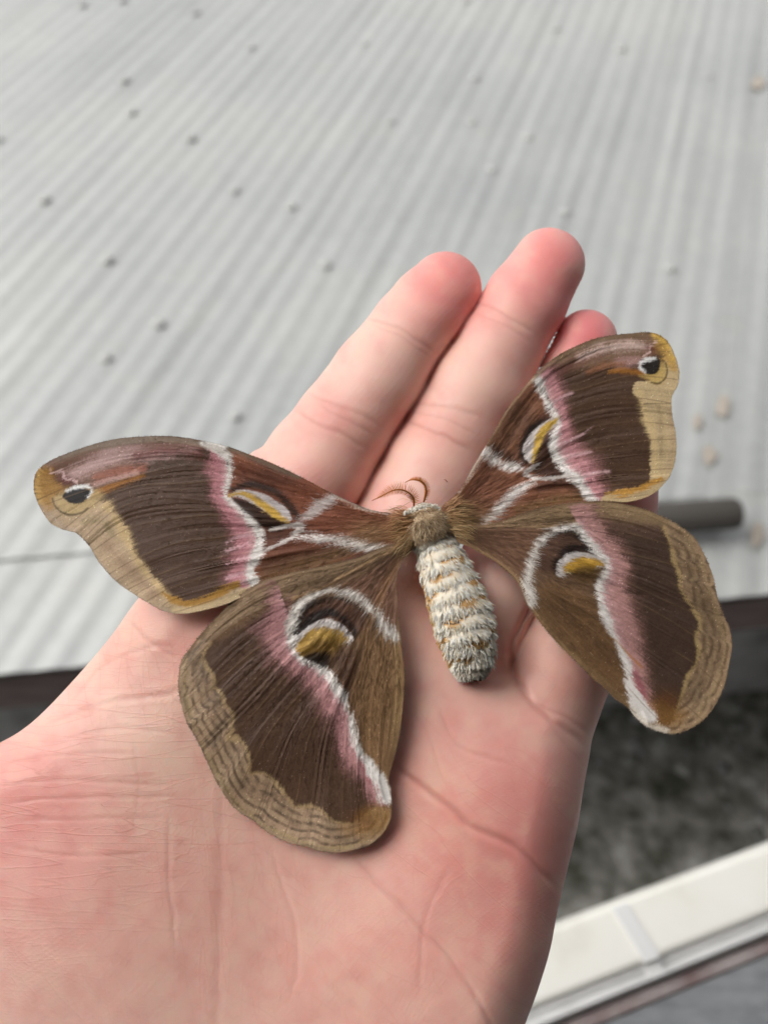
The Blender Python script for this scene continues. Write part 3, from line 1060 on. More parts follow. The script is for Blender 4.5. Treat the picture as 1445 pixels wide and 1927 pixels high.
def build_wing(name, z, outline, veins, paint, wfield, base, fringe_dir=1.0, fringe_len=9, hair_n=3500, step=1.5, label=None, fold=1.0, fringe_skip=None, costa_r=0.0):
    poly = z(outline, 6, True)
    x0, y0 = poly.min(0) - 4
    x1, y1 = poly.max(0) + 4
    gx = np.arange(x0, x1, step)
    gy = np.arange(y0, y1, step)
    X, Y = np.meshgrid(gx, gy, indexing='ij')
    sd = poly_sdf(X, Y, poly)
    n, m = X.shape
    inside = sd < 0
    cell = inside[:-1, :-1] | inside[1:, :-1] | inside[1:, 1:] | inside[:-1, 1:]
    gxd, gyd = np.gradient(sd, step)
    gl = np.hypot(gxd, gyd) + 1e-9
    out = ~inside
    X = np.where(out, X - sd * gxd / gl, X)
    Y = np.where(out, Y - sd * gyd / gl, Y)
    ii, jj = np.nonzero(cell)
    q = np.stack([ii * m + jj, (ii + 1) * m + jj, (ii + 1) * m + jj + 1, ii * m + jj + 1], -1)
    used, inv = np.unique(q.ravel(), return_inverse=True)
    q = inv.reshape(-1, 4)
    x, y = X.ravel()[used], Y.ravel()[used]
    sd = np.minimum(sd.ravel()[used], 0)
    # run of the veins
    vl = [z(v) for v in veins]
    ws, st_, tt_, dmin = 0, 0, 0, np.full(x.shape, 1e9)
    for k, l in enumerate(vl):
        d, t_ = line_dist(x, y, l)[:2]
        w_ = 1 / (d + 1.5) ** 3
        ws = ws + w_
        st_ = st_ + w_ * k
        tt_ = tt_ + w_ * t_
        dmin = np.minimum(dmin, d)
    s, t = st_ / ws, tt_ / ws
    P = Paint(x, y, z, s, t)
    P.dv, P.sd = dmin, sd
    paint(P)
    col = P.c
    # a few veins carry pale scales, folds between them are real relief
    col = col + (lin((196, 160, 120)) - col) * (0.12 * sstep(1.6, .3, dmin) * sstep(.25, .5, t) * sstep(.35, .6, fbm(s * 3, t * 8, 91)))[:, None]
    col = col + (lin((118, 92, 66)) - col) * (.5 * sstep(1.5, .4, dmin) * sstep(.78, .86, t))[:, None]
    col = col * (.80 + .20 * sstep(.12, .34, col.mean(1)))[:, None]
    grain = (fbm(s * 60, t * 16, 93, 2) - .5) * .5 + (vnoise(x / 1.7, y / 1.7, 95) - .5) * 1.0
    col = np.clip(col * (1 + (0.40 - 0.28 * col.mean(1, keepdims=True)) * grain[:, None]), 0.002, 1)
    glint = RNG.random(len(x)) < .004  # scattered scale glints painted into the colour
    col[glint] = np.clip(col[glint] * 2.2 + .05, 0, .9)
    w_ = wfield(x, y)
    f1 = np.abs(np.modf(s + 100)[0] - .5) * 2            # 1 on veins, 0 between
    amp = fold * sstep(.22, .8, t) * (1 - .55 * sstep(.72, .85, t))
    w_ = w_ + amp * (1.3 * (f1 - .5) * (0.5 + fbm(s * .9 + 5, t * 2, 97)))
    # sharp little folds
    fl = fbm(s * 6 + 3, t * 1.3 + 2, 99, 3)
    w_ = w_ - amp * 3.4 * (fl - .5) - 11 * sstep(.1, .5, t) * (fbm(s * .8 + 1, t * 2.2 + 7, 96, 2) - .5)
    w_ = w_ + amp * 1.1 * sstep(.05, .0, np.abs(fl - .52)) 
    w_ = w_ + amp * 1.4 * (fbm(x / 14, y / 14, 98, 2) - .5)
    w_ = w_ - .6 * np.exp(-(dmin / 2.4) ** 2) * sstep(1, .6, t)
    # keep clear of the skin
    hf = hand_front(x, y)
    for dx, dy in ((8, 0), (-8, 0), (0, 8), (0, -8)):
        hf = np.minimum(hf, hand_front(x + dx, y + dy))
    w_ = -smin(-w_ * 1.0, -w_ * 1.0, 1.0) if False else np.minimum(w_, hf - 7)
    pts = hand_pt(x, y, w_)
    o = mesh_obj(name, pts, q[:, ::-1], MWING.m, moth, colors=col, uv=np.stack([s, t], -1))
    so = o.modifiers.new('thickness', 'SOLIDIFY')
    so.thickness = 0.00016
    so.offset = -1
    o.modifiers.new('split', 'EDGE_SPLIT').split_angle = math.radians(60)
    # fringe of hair-scales along the border, and long hair near the base
    from_edge = np.nonzero(sd > -2.2)[0]
    pc = poly.mean(0)
    take = RNG.choice(from_edge, 2200)
    ex, ey = x[take], y[take]
    # outward direction = gradient of the border distance
    eps = 1.0
    oxd = poly_sdf(ex + eps, ey, poly) - poly_sdf(ex - eps, ey, poly)
    oyd = poly_sdf(ex, ey + eps, poly) - poly_sdf(ex, ey - eps, poly)
    ol = np.hypot(oxd, oyd) + 1e-9
    keep = np.ones(len(take), bool) if fringe_skip is None else ~fringe_skip(ex, ey)
    ln_f = fringe_len * RNG.uniform(.4, 1.0, len(take)) * fringe_dir
    dirx = oxd / ol + RNG.normal(0, .35, len(take))
    diry = oyd / ol + RNG.normal(0, .35, len(take))
    a0 = np.stack([ex, ey, w_[take]], -1)[keep]
    a1 = a0 + np.stack([dirx * ln_f, diry * ln_f, RNG.normal(0, 2, len(take))], -1)[keep]
    ccol = (col[take][keep] * .8 + .2 * lin((190, 165, 135))) * RNG.uniform(.8, 1.2, (keep.sum(), 1))
    H0, H1, HC, HW = [a0], [a1], [ccol], [np.full(len(a0), .4)]
    # hair lying on the wing, along the veins towards the margin
    wgt = (1 - t) ** 1.4 * (sd < -6) + .012 + .22 * (col.mean(1) > .42) * (t < .85)
    take = RNG.choice(len(x), hair_n, p=wgt / wgt.sum())
    dx_, dy_ = x[take] - base[0], y[take] - base[1]
    dl = np.hypot(dx_, dy_) + 1e-6
    L = (6 + 22 * (1 - t[take]) ** 2) * RNG.uniform(.5, 1.1, hair_n)
    ang = RNG.normal(0, .16, hair_n)
    ux, uy = dx_ / dl, dy_ / dl
    ux, uy = ux * np.cos(ang) - uy * np.sin(ang), ux * np.sin(ang) + uy * np.cos(ang)
    a0 = np.stack([x[take], y[take], w_[take] + 0.3], -1)
    ex, ey = x[take] + ux * L, y[take] + uy * L
    a1 = np.stack([ex, ey, w_[take] - .6 - L * RNG.uniform(.0, .07, hair_n)], -1)
    okk = poly_sdf(ex, ey, poly) < 2
    hc = col[take] * RNG.uniform(.9, 1.2, (hair_n, 1)) + 0.02 * RNG.random((hair_n, 1))
    H0.append(a0[okk]); H1.append(a1[okk]); HC.append(hc[okk]); HW.append(np.full(okk.sum(), .42))
    fur = hair_mesh('fringe', np.concatenate(H0), np.concatenate(H1), np.concatenate(HC), np.concatenate(HW), o, bend=.12, nrm=np.tile([0., 0., -1.], (sum(len(q_) for q_ in H0), 1)))
    return o, s, t


def hair_mesh(name, A, B, C, R, parent, bend=.25, sag=None, nrm=None):
    """Tapered three-sided hairs from A to B (hand-frame coordinates), bent a little at the middle."""
    n = len(A)
    d = B - A
    l = np.linalg.norm(d, axis=1, keepdims=True) + 1e-9
    rnd = RNG.normal(0, 1, (n, 3))
    s1 = np.cross(d, rnd)
    s1 /= np.linalg.norm(s1, axis=1, keepdims=True) + 1e-9
    s2 = np.cross(d / l, s1)
    M = A + d * .55 + s1 * l * bend * RNG.uniform(-1, 1, (n, 1))
    if sag is not None:
        M = M + sag
    ring = lambda c, r: [c + r[:, None] * (s1 * math.cos(a) + s2 * math.sin(a)) for a in (0, 2.094, 4.189)]
    V = np.stack(ring(A, R) + ring(M, R * .8) + [B], 1)      # n,7,3
    V = V.reshape(-1, 3)
    b = (np.arange(n) * 7)[:, None]
    tri = np.array([(0, 1, 4), (0, 4, 3), (1, 2, 5), (1, 5, 4), (2, 0, 3), (2, 3, 5), (3, 4, 6), (4, 5, 6), (5, 3, 6)])
    Fc = (b[:, :, None] + tri[None]).reshape(-1, 3)
    o = mesh_obj(name, hand_pt(V[:, 0], V[:, 1], V[:, 2]), Fc, MFUR.m, parent, colors=np.repeat(C, 7, 0))
    if nrm is not None:
        # soft fur: its shading follows the normals handed in
        nw = np.repeat(nrm, 7, 0)
        own = V - np.repeat((A + B) / 2, 7, 0)
        own = own - np.repeat(d / l, 7, 0) * np.sum(own * np.repeat(d / l, 7, 0), 1, keepdims=True)
        own /= np.linalg.norm(own, axis=1, keepdims=True) + 1e-9
        nw = nw + own * .45
        nw = nw[:, 0:1] * RIGHT - nw[:, 1:2] * UPV + nw[:, 2:3] * FWD
        nw /= np.linalg.norm(nw, axis=1, keepdims=True) + 1e-9
        o.data.normals_split_custom_set_from_vertices(nw.tolist())
    o['kind'] = 'stuff'
    return o


MWING = Mat('wing_scales', rough=0.46)
MWING.base(MWING.attr())
MWING.b.inputs['Sheen Weight'].default_value = 0.08
MWING.b.inputs['Sheen Roughness'].default_value = 0.4
MWING.b.inputs['Specular IOR Level'].default_value = 0.2
nz1 = MWING.noise(MWING.uv((130, 13, 1)), 1.0, 5, .6)
nz2 = MWING.noise(MWING.objco(), 4200, 2)
MWING.bump(MWING.math('ADD', nz1, MWING.math('MULTIPLY', nz2, .7)), 0.35, 0.00016)
MFUR = Mat('fur', rough=0.6)
MFUR.base(MFUR.attr())
MFUR.b.inputs['Specular IOR Level'].default_value = 0.2
tr_ = MFUR.node('ShaderNodeBsdfTranslucent')
MFUR.l.new(MFUR.attr(), tr_.inputs['Color'])
mx_ = MFUR.node('ShaderNodeMixShader')
mx_.inputs[0].default_value = 0.1
MFUR.l.new(MFUR.b.outputs[0], mx_.inputs[1])
MFUR.l.new(tr_.outputs[0], mx_.inputs[2])
MFUR.l.new(mx_.outputs[0], MFUR.n['Material Output'].inputs['Surface'])

DARK = (90, 66, 51)
PINK = (190, 130, 136)
WHITE = (238, 232, 226)
RED = (152, 92, 68)
TAN = (182, 157, 127)
OCH = (178, 132, 60)


# ---- left forewing
LF_OUT = [(2030, 535), (1830, 500), (1650, 425), (1445, 318), (1300, 250), (1200, 212), (1070, 165), (950, 138), (860, 122), (770, 113), (640, 115), (520, 125), (400, 150), (280, 190), (200, 220),
          (160, 240), (110, 270), (80, 305), (68, 350), (70, 400), (85, 450), (105, 495), (130, 535), (160, 570), (220, 600), (290, 620), (330, 655), (370, 705), (400, 760), (440, 810),
          (480, 855), (540, 905), (600, 945), (650, 975), (720, 1015), (790, 1038), (870, 1040), (960, 1022), (1060, 995), (1130, 965), (1200, 930), (1300, 885), (1445, 840), (1600, 790), (1800, 720), (2040, 640)]
LF_V = [[(1990, 515), (1445, 350), (1070, 205), (770, 142), (400, 178), (150, 265)],
        [(2000, 530), (1400, 390), (1080, 290), (850, 268), (560, 330), (330, 400), (130, 470)],
        [(2000, 545), (1400, 430), (1080, 350), (850, 360), (620, 372), (430, 440), (230, 595)],
        [(2005, 560), (1450, 520), (1200, 500), (980, 455), (720, 435), (500, 495), (330, 645)],
        [(2005, 570), (1450, 560), (1230, 555), (1000, 525), (700, 560), (540, 605), (380, 710)],
        [(2010, 585), (1450, 600), (1250, 610), (1050, 640), (820, 670), (610, 750), (460, 835)],
        [(2010, 600), (1450, 670), (1260, 710), (1050, 745), (850, 790), (700, 845), (560, 915)],
        [(2015, 620), (1500, 750), (1250, 805), (1060, 830), (800, 900), (660, 975)],
        [(2020, 635), (1500, 810), (1200, 905), (900, 1005), (800, 1035)]]


def paint_lf(P):
    P.fill(RED)
    P.blob(1300, 330, 160, 60, (98, 62, 50), .7)
    # basal half: darker towards the crescent
    P.blob(1330, 640, 150, 60, (82, 54, 44), .8)
    P.line([(1280, 800), (1450, 760), (1650, 710), (1850, 690)], (78, 56, 44), 70, 14, 6, .8)
    P.blob(1500, 760, 200, 40, (120, 82, 58), .7, -10)
    P.line([(1250, 870), (1450, 800), (1700, 720)], (136, 106, 72), 60, 12, 6, .6)
    # field outside the white line
    P.poly([(1085, 150), (1100, 230), (1090, 330), (1075, 420), (1170, 510), (1240, 620), (1240, 720), (1205, 830), (1240, 890), (1100, 990), (800, 1060), (500, 950), (200, 620), (40, 400), (100, 200), (600, 60), (950, 80)], DARK, 3, 5)
    # apical wash
    P.poly([(130, 240), (300, 170), (600, 110), (900, 110), (960, 150), (880, 190), (640, 230), (560, 300), (400, 360), (250, 350), (150, 330)], (138, 104, 88), 10, 14, .95)
    P.line([(260, 320, 60), (400, 250, 90), (560, 210, 80), (720, 205, 60), (900, 190, 40)], (192, 160, 156), None, 10, 12, .8)
    P.line([(400, 330, 40), (520, 300, 60), (640, 285, 30)], (168, 104, 84), None, 8, 10, .8)
    P.line([(600, 215, 50), (760, 190, 50), (930, 200, 40)], (128, 74, 68), None, 10, 10, .8)
    P.line([(360, 385, 26), (470, 345, 34), (600, 310, 24)], (196, 156, 146), None, 5, 6, .7)
    P.line([(370, 420, 30), (450, 385, 36), (560, 345, 18), (640, 320, 8)], (172, 112, 40), None, 6, 7, .9)
    # pink band, white line
    pl = [(1030, 150, 60), (1070, 230, 120), (1080, 340, 120), (1065, 420, 90), (1120, 480, 130), (1200, 560, 150), (1230, 650, 165), (1220, 740, 150), (1190, 820, 140), (1200, 900, 130)]
    P.one_side(pl, None, (150, 100, 100), 1, .85, 16)
    P.one_side([(a, b, c * .74) for a, b, c in pl], None, PINK, 1, .9, 14)
    for k in (640, 690, 760, 830, 880):
        P.line([(1060, k + 30), (1130, k + 5), (1215, k - 20)], (232, 190, 196), 12, 3, 6, .6, True)
    P.line([(1000, 145, 80), (1050, 185, 62), (1090, 240, 40), (1092, 300, 40), (1080, 370, 36), (1070, 420, 34), (1110, 468, 34), (1175, 520, 46), (1230, 590, 50), (1250, 650, 55), (1240, 715, 55), (1215, 780, 55),
            (1200, 830, 60), (1215, 870, 80), (1235, 900, 80)], WHITE, None, 3, 6)
    # tan border
    P.poly([(430, 450), (480, 490), (520, 540), (545, 600), (570, 660), (600, 730), (650, 790), (700, 840), (730, 890), (770, 940), (800, 970), (860, 990), (960, 965), (1060, 920), (1120, 895), (1180, 940), (1000, 1060), (800, 1080), (500, 950), (300, 700), (150, 620), (60, 480), (60, 420), (160, 420), (300, 440)], TAN, 2.5, 7)
    P.line([(450, 480, 60), (540, 620, 40), (620, 780, 34), (740, 920, 40), (800, 985, 30)], (198, 170, 122), None, 8, 8, .8)
    P.line([(330, 560), (430, 560), (470, 610)], (140, 126, 84), 26, 8, 8, .7)
    P.line([(440, 680), (520, 760), (600, 840), (700, 940)], (160, 130, 104), 40, 10, 8, .6)
    P.line([(105, 480), (220, 590), (300, 625), (400, 765), (540, 910), (720, 1020), (880, 1042)], (176, 156, 140), 20, 5, 4, .6)
    P.line([(740, 930, 10), (800, 972, 34), (870, 990, 32), (960, 970, 30), (1060, 920, 34), (1130, 890, 30)], OCH, None, 3, 6, .95)
    P.line([(800, 1020), (900, 1025), (1050, 985), (1200, 915)], (206, 182, 140), 30, 6, 5, .8)
    # yellow apex
    P.poly([(70, 300), (110, 265), (170, 275), (190, 340), (250, 380), (210, 410), (170, 440), (180, 480), (130, 490), (85, 440), (60, 370)], OCH, 8, 9, .85)
    P.line([(90, 300), (85, 380), (100, 450)], (202, 164, 96), 30, 8, 8, .7)
    P.poly([(175, 440), (230, 400), (330, 385), (420, 400), (430, 450), (340, 510), (260, 525), (200, 500)], (188, 162, 112), 7, 6, .75)
    P.blob(235, 345, 42, 20, (104, 46, 38), .95, 20)
    P.line([(150, 275), (165, 305), (220, 298), (228, 335), (290, 348)], (228, 194, 190), 11, 2.5, 5, .75)
    P.line([(165, 440), (180, 480), (215, 512), (265, 526), (320, 512), (350, 490)], (104, 86, 58), 9, 2, 1.5, .9)
    P.line([(70, 455), (190, 400), (260, 365)], (128, 92, 52), 6, 1.5, 1, .8)
    # eyespot
    P.poly([(218, 425), (250, 396), (300, 385), (350, 392), (368, 410), (345, 440), (310, 465), (270, 462), (235, 445)], (34, 29, 28), 1.6, 3)
    P.line([(238, 400, 8), (275, 386, 14), (330, 378, 16), (365, 385, 14), (368, 410, 9), (352, 432, 5)], (244, 244, 242), None, 1.3, 2.5)
    # costa
    P.line([(1445, 325), (1200, 222), (1070, 175), (860, 133), (640, 126), (400, 162), (200, 230)], (124, 106, 88), 34, 5, 6, .85)
    P.line([(950, 140), (1010, 155), (1066, 170)], (240, 236, 230), 22, 3, 3, .95)
    # discal crescent
    P.line([(1110, 395, 40), (1200, 365, 40), (1320, 400, 50), (1410, 480, 40), (1450, 545, 30)], (48, 34, 28), None, 6, 6, .9)
    P.poly([(1100, 435), (1200, 455), (1300, 520), (1420, 570), (1380, 600), (1290, 600), (1200, 530)], (56, 36, 28), 4, 5, .95)
    P.poly([(1086, 428), (1110, 405), (1160, 392), (1240, 408), (1320, 440), (1380, 485), (1412, 540), (1410, 562), (1370, 560), (1300, 520), (1225, 470), (1150, 440)], (206, 196, 194), 2, 3)
    P.line([(1088, 425, 18), (1150, 414, 26), (1215, 438, 32), (1290, 490, 36), (1350, 538, 32), (1400, 560, 20)], (204, 164, 74), None, 2.6, 4)
    # antemedial white lines
    P.line([(1640, 410, 14), (1625, 440, 70), (1560, 480, 60), (1500, 530, 34), (1440, 575, 26)], (214, 204, 200), None, 6, 9, .85)
    P.line([(1445, 575, 30), (1380, 585, 16), (1300, 605, 7)], (222, 212, 206), None, 2, 3, .9)
    P.line([(1460, 590, 40), (1420, 640, 22), (1340, 680, 14), (1280, 710, 10)], (222, 212, 206), None, 2, 4, .9)
    P.line([(1440, 640, 20), (1520, 640, 44), (1600, 650, 50), (1720, 670, 60), (1840, 700, 90), (1900, 730, 110)], WHITE, None, 5, 10, .95)
    P.blob(1850, 620, 90, 45, (176, 142, 100), .7)
    P.line([(2020, 535), (1830, 500), (1700, 450), (1620, 405)], (196, 178, 164), 26, 4, 9, .75)


def w_lf(x, y):
    d = np.hypot(x - 770, y - 985)
    roll = sstep(30, 0, line_dist(x, y, zLF(LF_V[0]))[0])
    return -34 - 10 * sstep(120, 350, d) + 22 * sstep(380, 700, d) - 5 * roll


# ---- left hindwing
LH_OUT = [(1350, 100), (1200, 145), (1050, 205), (900, 240), (700, 285), (560, 322), (440, 390), (370, 442), (300, 520), (220, 600), (140, 700), (95, 770), (80, 850), (78, 930), (95, 1020), (130, 1120), (170, 1185),
          (220, 1290), (280, 1420), (340, 1520), (400, 1590), (480, 1640), (540, 1690), (620, 1740), (700, 1772), (780, 1792), (860, 1815), (950, 1822), (1040, 1808), (1130, 1775), (1200, 1712), (1238, 1640),
          (1246, 1560), (1240, 1480), (1228, 1420), (1262, 1290), (1292, 1150), (1310, 980), (1316, 850), (1300, 700), (1287, 560), (1277, 430), (1274, 310), (1305, 220), (1358, 160)]
LH_V = [[(1340, 120), (1000, 240), (700, 300), (440, 410), (220, 610), (95, 790)],
        [(1335, 125), (1000, 300), (800, 390), (560, 470), (350, 590), (200, 720), (85, 860)],
        [(1335, 130), (1000, 340), (800, 470), (690, 580), (470, 730), (280, 900), (110, 1060)],
        [(1330, 140), (1000, 400), (780, 620), (680, 680), (500, 870), (330, 1040), (175, 1190)],
        [(1330, 150), (1000, 480), (850, 700), (740, 770), (560, 980), (400, 1150), (240, 1330)],
        [(1328, 160), (1050, 520), (930, 740), (830, 860), (620, 1100), (480, 1330), (370, 1560)],
        [(1325, 170), (1100, 540), (1000, 760), (900, 970), (790, 1200), (720, 1550), (650, 1750)],
        [(1322, 180), (1150, 560), (1080, 800), (1010, 1050), (990, 1300), (970, 1700), (960, 1815)],
        [(1318, 190), (1200, 560), (1170, 800), (1130, 1100), (1140, 1400), (1180, 1560), (1200, 1700)],
        [(1316, 200), (1265, 560), (1280, 850), (1260, 1150), (1225, 1400), (1240, 1500)]]
LH_PM = [(700, 640, 30), (700, 700, 36), (735, 745, 42), (800, 775, 42), (860, 810, 46), (905, 855, 46), (935, 910, 48), (975, 960, 46), (1003, 1015, 40), (1022, 1090, 34), (1040, 1170, 36), (1062, 1250, 42),
         (1105, 1325, 56), (1155, 1390, 66), (1195, 1450, 84), (1215, 1530, 74)]
LH_IN = [(250, 670), (215, 735), (225, 800), (252, 825), (275, 880), (268, 912), (302, 935), (328, 985), (330, 1012), (362, 1040), (377, 1090), (366, 1140), (345, 1192), (402, 1198), (442, 1240), (468, 1320), (466, 1384),
         (545, 1388), (602, 1430), (652, 1490), (692, 1540), (712, 1572), (800, 1568), (862, 1592), (915, 1645), (970, 1660), (1040, 1665), (1110, 1620), (1160, 1580)]


def paint_lh(P):
    P.fill((122, 94, 70))
    # costal strip
    P.poly([(1250, 130), (900, 240), (560, 310), (300, 500), (60, 780), (140, 720), (330, 600), (560, 470), (760, 400), (900, 330), (1100, 240)], (146, 120, 92), 8, 8, .95)
    P.line([(1300, 130), (1000, 290), (860, 372), (700, 430)], (182, 148, 108), 18, 3, 4, .8)
    P.poly([(1300, 170), (1100, 300), (960, 380), (1130, 470), (1180, 540), (1265, 620), (1280, 420), (1275, 300)], (132, 96, 76), 8, 8, .95)
    P.line([(1330, 140), (1230, 320), (1170, 480), (1080, 640)], (168, 124, 84), 30, 8, 12, .55)
    # anal field
    P.poly([(1050, 660), (1180, 600), (1300, 640), (1330, 900), (1270, 1250), (1220, 1420), (1120, 1320), (1040, 1130), (1000, 980), (900, 830)], (148, 114, 80), 16, 10, .9)
    P.poly([(880, 760), (1020, 680), (1080, 740), (1040, 960), (1050, 1150), (990, 980)], (92, 64, 48), 22, 12, .95)
    P.line([(1270, 700), (1290, 950), (1250, 1250)], (164, 136, 96), 40, 10, 16, .5)
    # dark field
    P.poly([(620, 470), (700, 520), (700, 720), (800, 780), (900, 860), (1000, 1020), (1030, 1180), (1100, 1330), (1200, 1480), (1180, 1600), (1000, 1720), (700, 1620), (450, 1430), (330, 1200), (200, 900), (200, 720), (400, 600)], DARK, 12, 8)
    pl = [(650, 430, 120), (690, 560, 190), (695, 690, 160), (800, 775, 150), (905, 855, 170), (975, 960, 190), (1020, 1090, 150), (1062, 1250, 140), (1155, 1390, 130), (1205, 1500, 110)]
    P.one_side(pl, None, (144, 102, 98), 1, .8, 18)
    P.one_side([(a, b, c * .72) for a, b, c in pl], None, (188, 138, 138), 1, .85, 16)
    P.poly([(690, 430), (560, 520), (480, 590), (560, 620), (680, 600)], (160, 112, 112), 16, 12, .7)
    P.line([(1080, 1310, 30), (1120, 1380, 40), (1145, 1440, 20)], (166, 92, 98), None, 6, 4, .9)
    # black inside the arc, brown core
    P.poly([(712, 640), (722, 560), (760, 490), (830, 440), (930, 420), (1020, 440), (1090, 500), (1100, 560), (1040, 640), (900, 540), (780, 590)], (104, 72, 56), 5, 5, .97)
    P.line([(712, 640, 16), (735, 550, 34), (790, 470, 36), (870, 432, 22), (960, 425, 16), (1060, 470, 16), (1120, 530, 14)], (44, 33, 28), None, 5, 5, .95)
    P.line([(735, 620, 30), (800, 545, 50), (880, 505, 44), (960, 520, 40), (1035, 590, 36), (1045, 640, 10)], (40, 29, 25), None, 5, 5, .97)
    # marginal band
    mk = P.poly(LH_IN + [(1250, 1600), (1200, 1780), (950, 1860), (600, 1780), (300, 1550), (60, 1050), (50, 800), (130, 680)], (164, 136, 110), 2.5, 5)
    def layers(mk, cols):
        w1 = np.sin(2 * np.pi * (-P.sd / 15.0) + 2.6 * fbm(P.s * 1.6, P.t * 3, 301) * 2 + .8 * np.cos(2 * np.pi * P.s))
        P.lay(cols[0], mk * .75 * sstep(.1, .8, w1) * sstep(.25, .6, fbm(P.X / 11, P.Y / 11, 303)))
        P.lay(cols[1], mk * .55 * sstep(.2, .9, -w1) * sstep(.3, .6, fbm(P.X / 16, P.Y / 16, 305)))
    P.layers = layers
    layers(mk, ((104, 86, 68), (172, 152, 120)))
    P.line([(u_, v_) for u_, v_ in LH_IN], (168, 142, 104), 22, 3, 5, .8)
    for i in range(38):
        f = i / 37
        k = f * (len(LH_IN) - 2)
        a = np.array(LH_IN[int(k)]) * (1 - k % 1) + np.array(LH_IN[int(k) + 1]) * (k % 1)
        c = np.array([700, 1000.])
        o_ = (a - c) / np.linalg.norm(a - c)
        for off in (46, 96):
            q = a + o_ * (off + RNG.uniform(-10, 10))
            P.blob(q[0], q[1], RNG.uniform(12, 22), RNG.uniform(10, 18), (96, 78, 62), RNG.uniform(.15, .5), RNG.uniform(0, 90))
    P.line([(120, 760), (110, 900), (150, 1090), (260, 1330), (400, 1550), (600, 1700), (860, 1790), (1050, 1780), (1180, 1690)], (166, 144, 104), 12, 3, 5, .7)
    P.line([(90, 900), (180, 1190), (340, 1505), (540, 1680), (780, 1785), (960, 1815)], (150, 128, 100), 12, 3, 3, .6)
    # ochre anal corner
    P.poly([(1080, 1600), (1170, 1560), (1250, 1580), (1230, 1680), (1130, 1740), (1020, 1720), (960, 1680), (1040, 1670)], (160, 116, 58), 16, 12, .6)
    P.blob(1080, 1640, 50, 34, (120, 78, 44), .6)
    # white lines
    P.line([(700, 660, 28), (694, 600, 40), (704, 530, 52), (735, 470, 60), (780, 425, 44), (850, 395, 26), (930, 385, 42), (1010, 398, 50), (1080, 435, 54), (1130, 485, 54)], (226, 220, 212), None, 4, 7, .95)
    P.line([(1165, 500, 50), (1195, 560, 56), (1235, 610, 50), (1265, 640, 30)], (226, 220, 212), None, 5, 10, .9)
    P.line(LH_PM, WHITE, None, 3, 6)
    # crescent
    P.poly([(708, 690), (720, 655), (770, 600), (840, 555), (905, 540), (970, 562), (1015, 610), (1036, 650), (1010, 668), (900, 700), (760, 740), (722, 722)], (214, 206, 202), 2.2, 3)
    P.poly([(718, 700), (760, 640), (830, 592), (900, 580), (965, 600), (1010, 648), (985, 672), (900, 735), (850, 742), (770, 742), (728, 722)], (178, 142, 70), 3, 6)
    P.poly([(760, 735), (820, 670), (900, 645), (980, 668), (930, 735), (850, 760)], (124, 92, 44), 8, 8, .85)
    P.poly([(770, 748), (830, 728), (900, 720), (900, 770), (865, 800), (820, 775)], (40, 28, 22), 5, 5, .95)


def w_lh(x, y):
    d = np.hypot(x - 770, y - 1015)
    return -46 - 8 * sstep(60, 200, d) + 30 * sstep(220, 560, d) + 14 * gauss(x, y, 480, 1530, 70, 60)


# ---- right forewing
RF_OUT = [(30, 1030), (95, 965), (150, 900), (210, 790), (260, 710), (320, 610), (380, 500), (450, 410), (530, 312), (600, 246), (680, 190), (760, 150), (840, 116), (920, 96), (1000, 85), (1080, 78), (1150, 73), (1205, 85),
          (1250, 115), (1285, 170), (1310, 240), (1322, 300), (1312, 360), (1286, 410), (1278, 460), (1285, 540), (1300, 620), (1306, 700), (1296, 780), (1272, 850), (1230, 905), (1180, 950), (1110, 980), (1030, 996),
          (950, 992), (880, 1015), (700, 1060), (500, 1095), (300, 1120), (40, 1120)]
RF_V = [[(60, 1020), (200, 830), (400, 490), (620, 250), (900, 120), (1200, 100)],
        [(70, 1030), (300, 740), (560, 390), (760, 260), (980, 170), (1270, 180)],
        [(80, 1040), (330, 800), (610, 450), (800, 380), (1050, 310), (1310, 330)],
        [(85, 1050), (360, 830), (650, 550), (850, 450), (1080, 430), (1285, 460)],
        [(90, 1055), (450, 840), (640, 680), (840, 590), (1100, 560), (1290, 580)],
        [(95, 1060), (500, 860), (660, 770), (850, 710), (1150, 660), (1300, 655)],
        [(95, 1070), (520, 880), (750, 860), (950, 830), (1170, 820), (1290, 815)],
        [(95, 1080), (500, 960), (800, 930), (1000, 900), (1180, 890), (1250, 880)],
        [(95, 1090), (500, 1010), (820, 980), (1000, 975), (1150, 955)]]


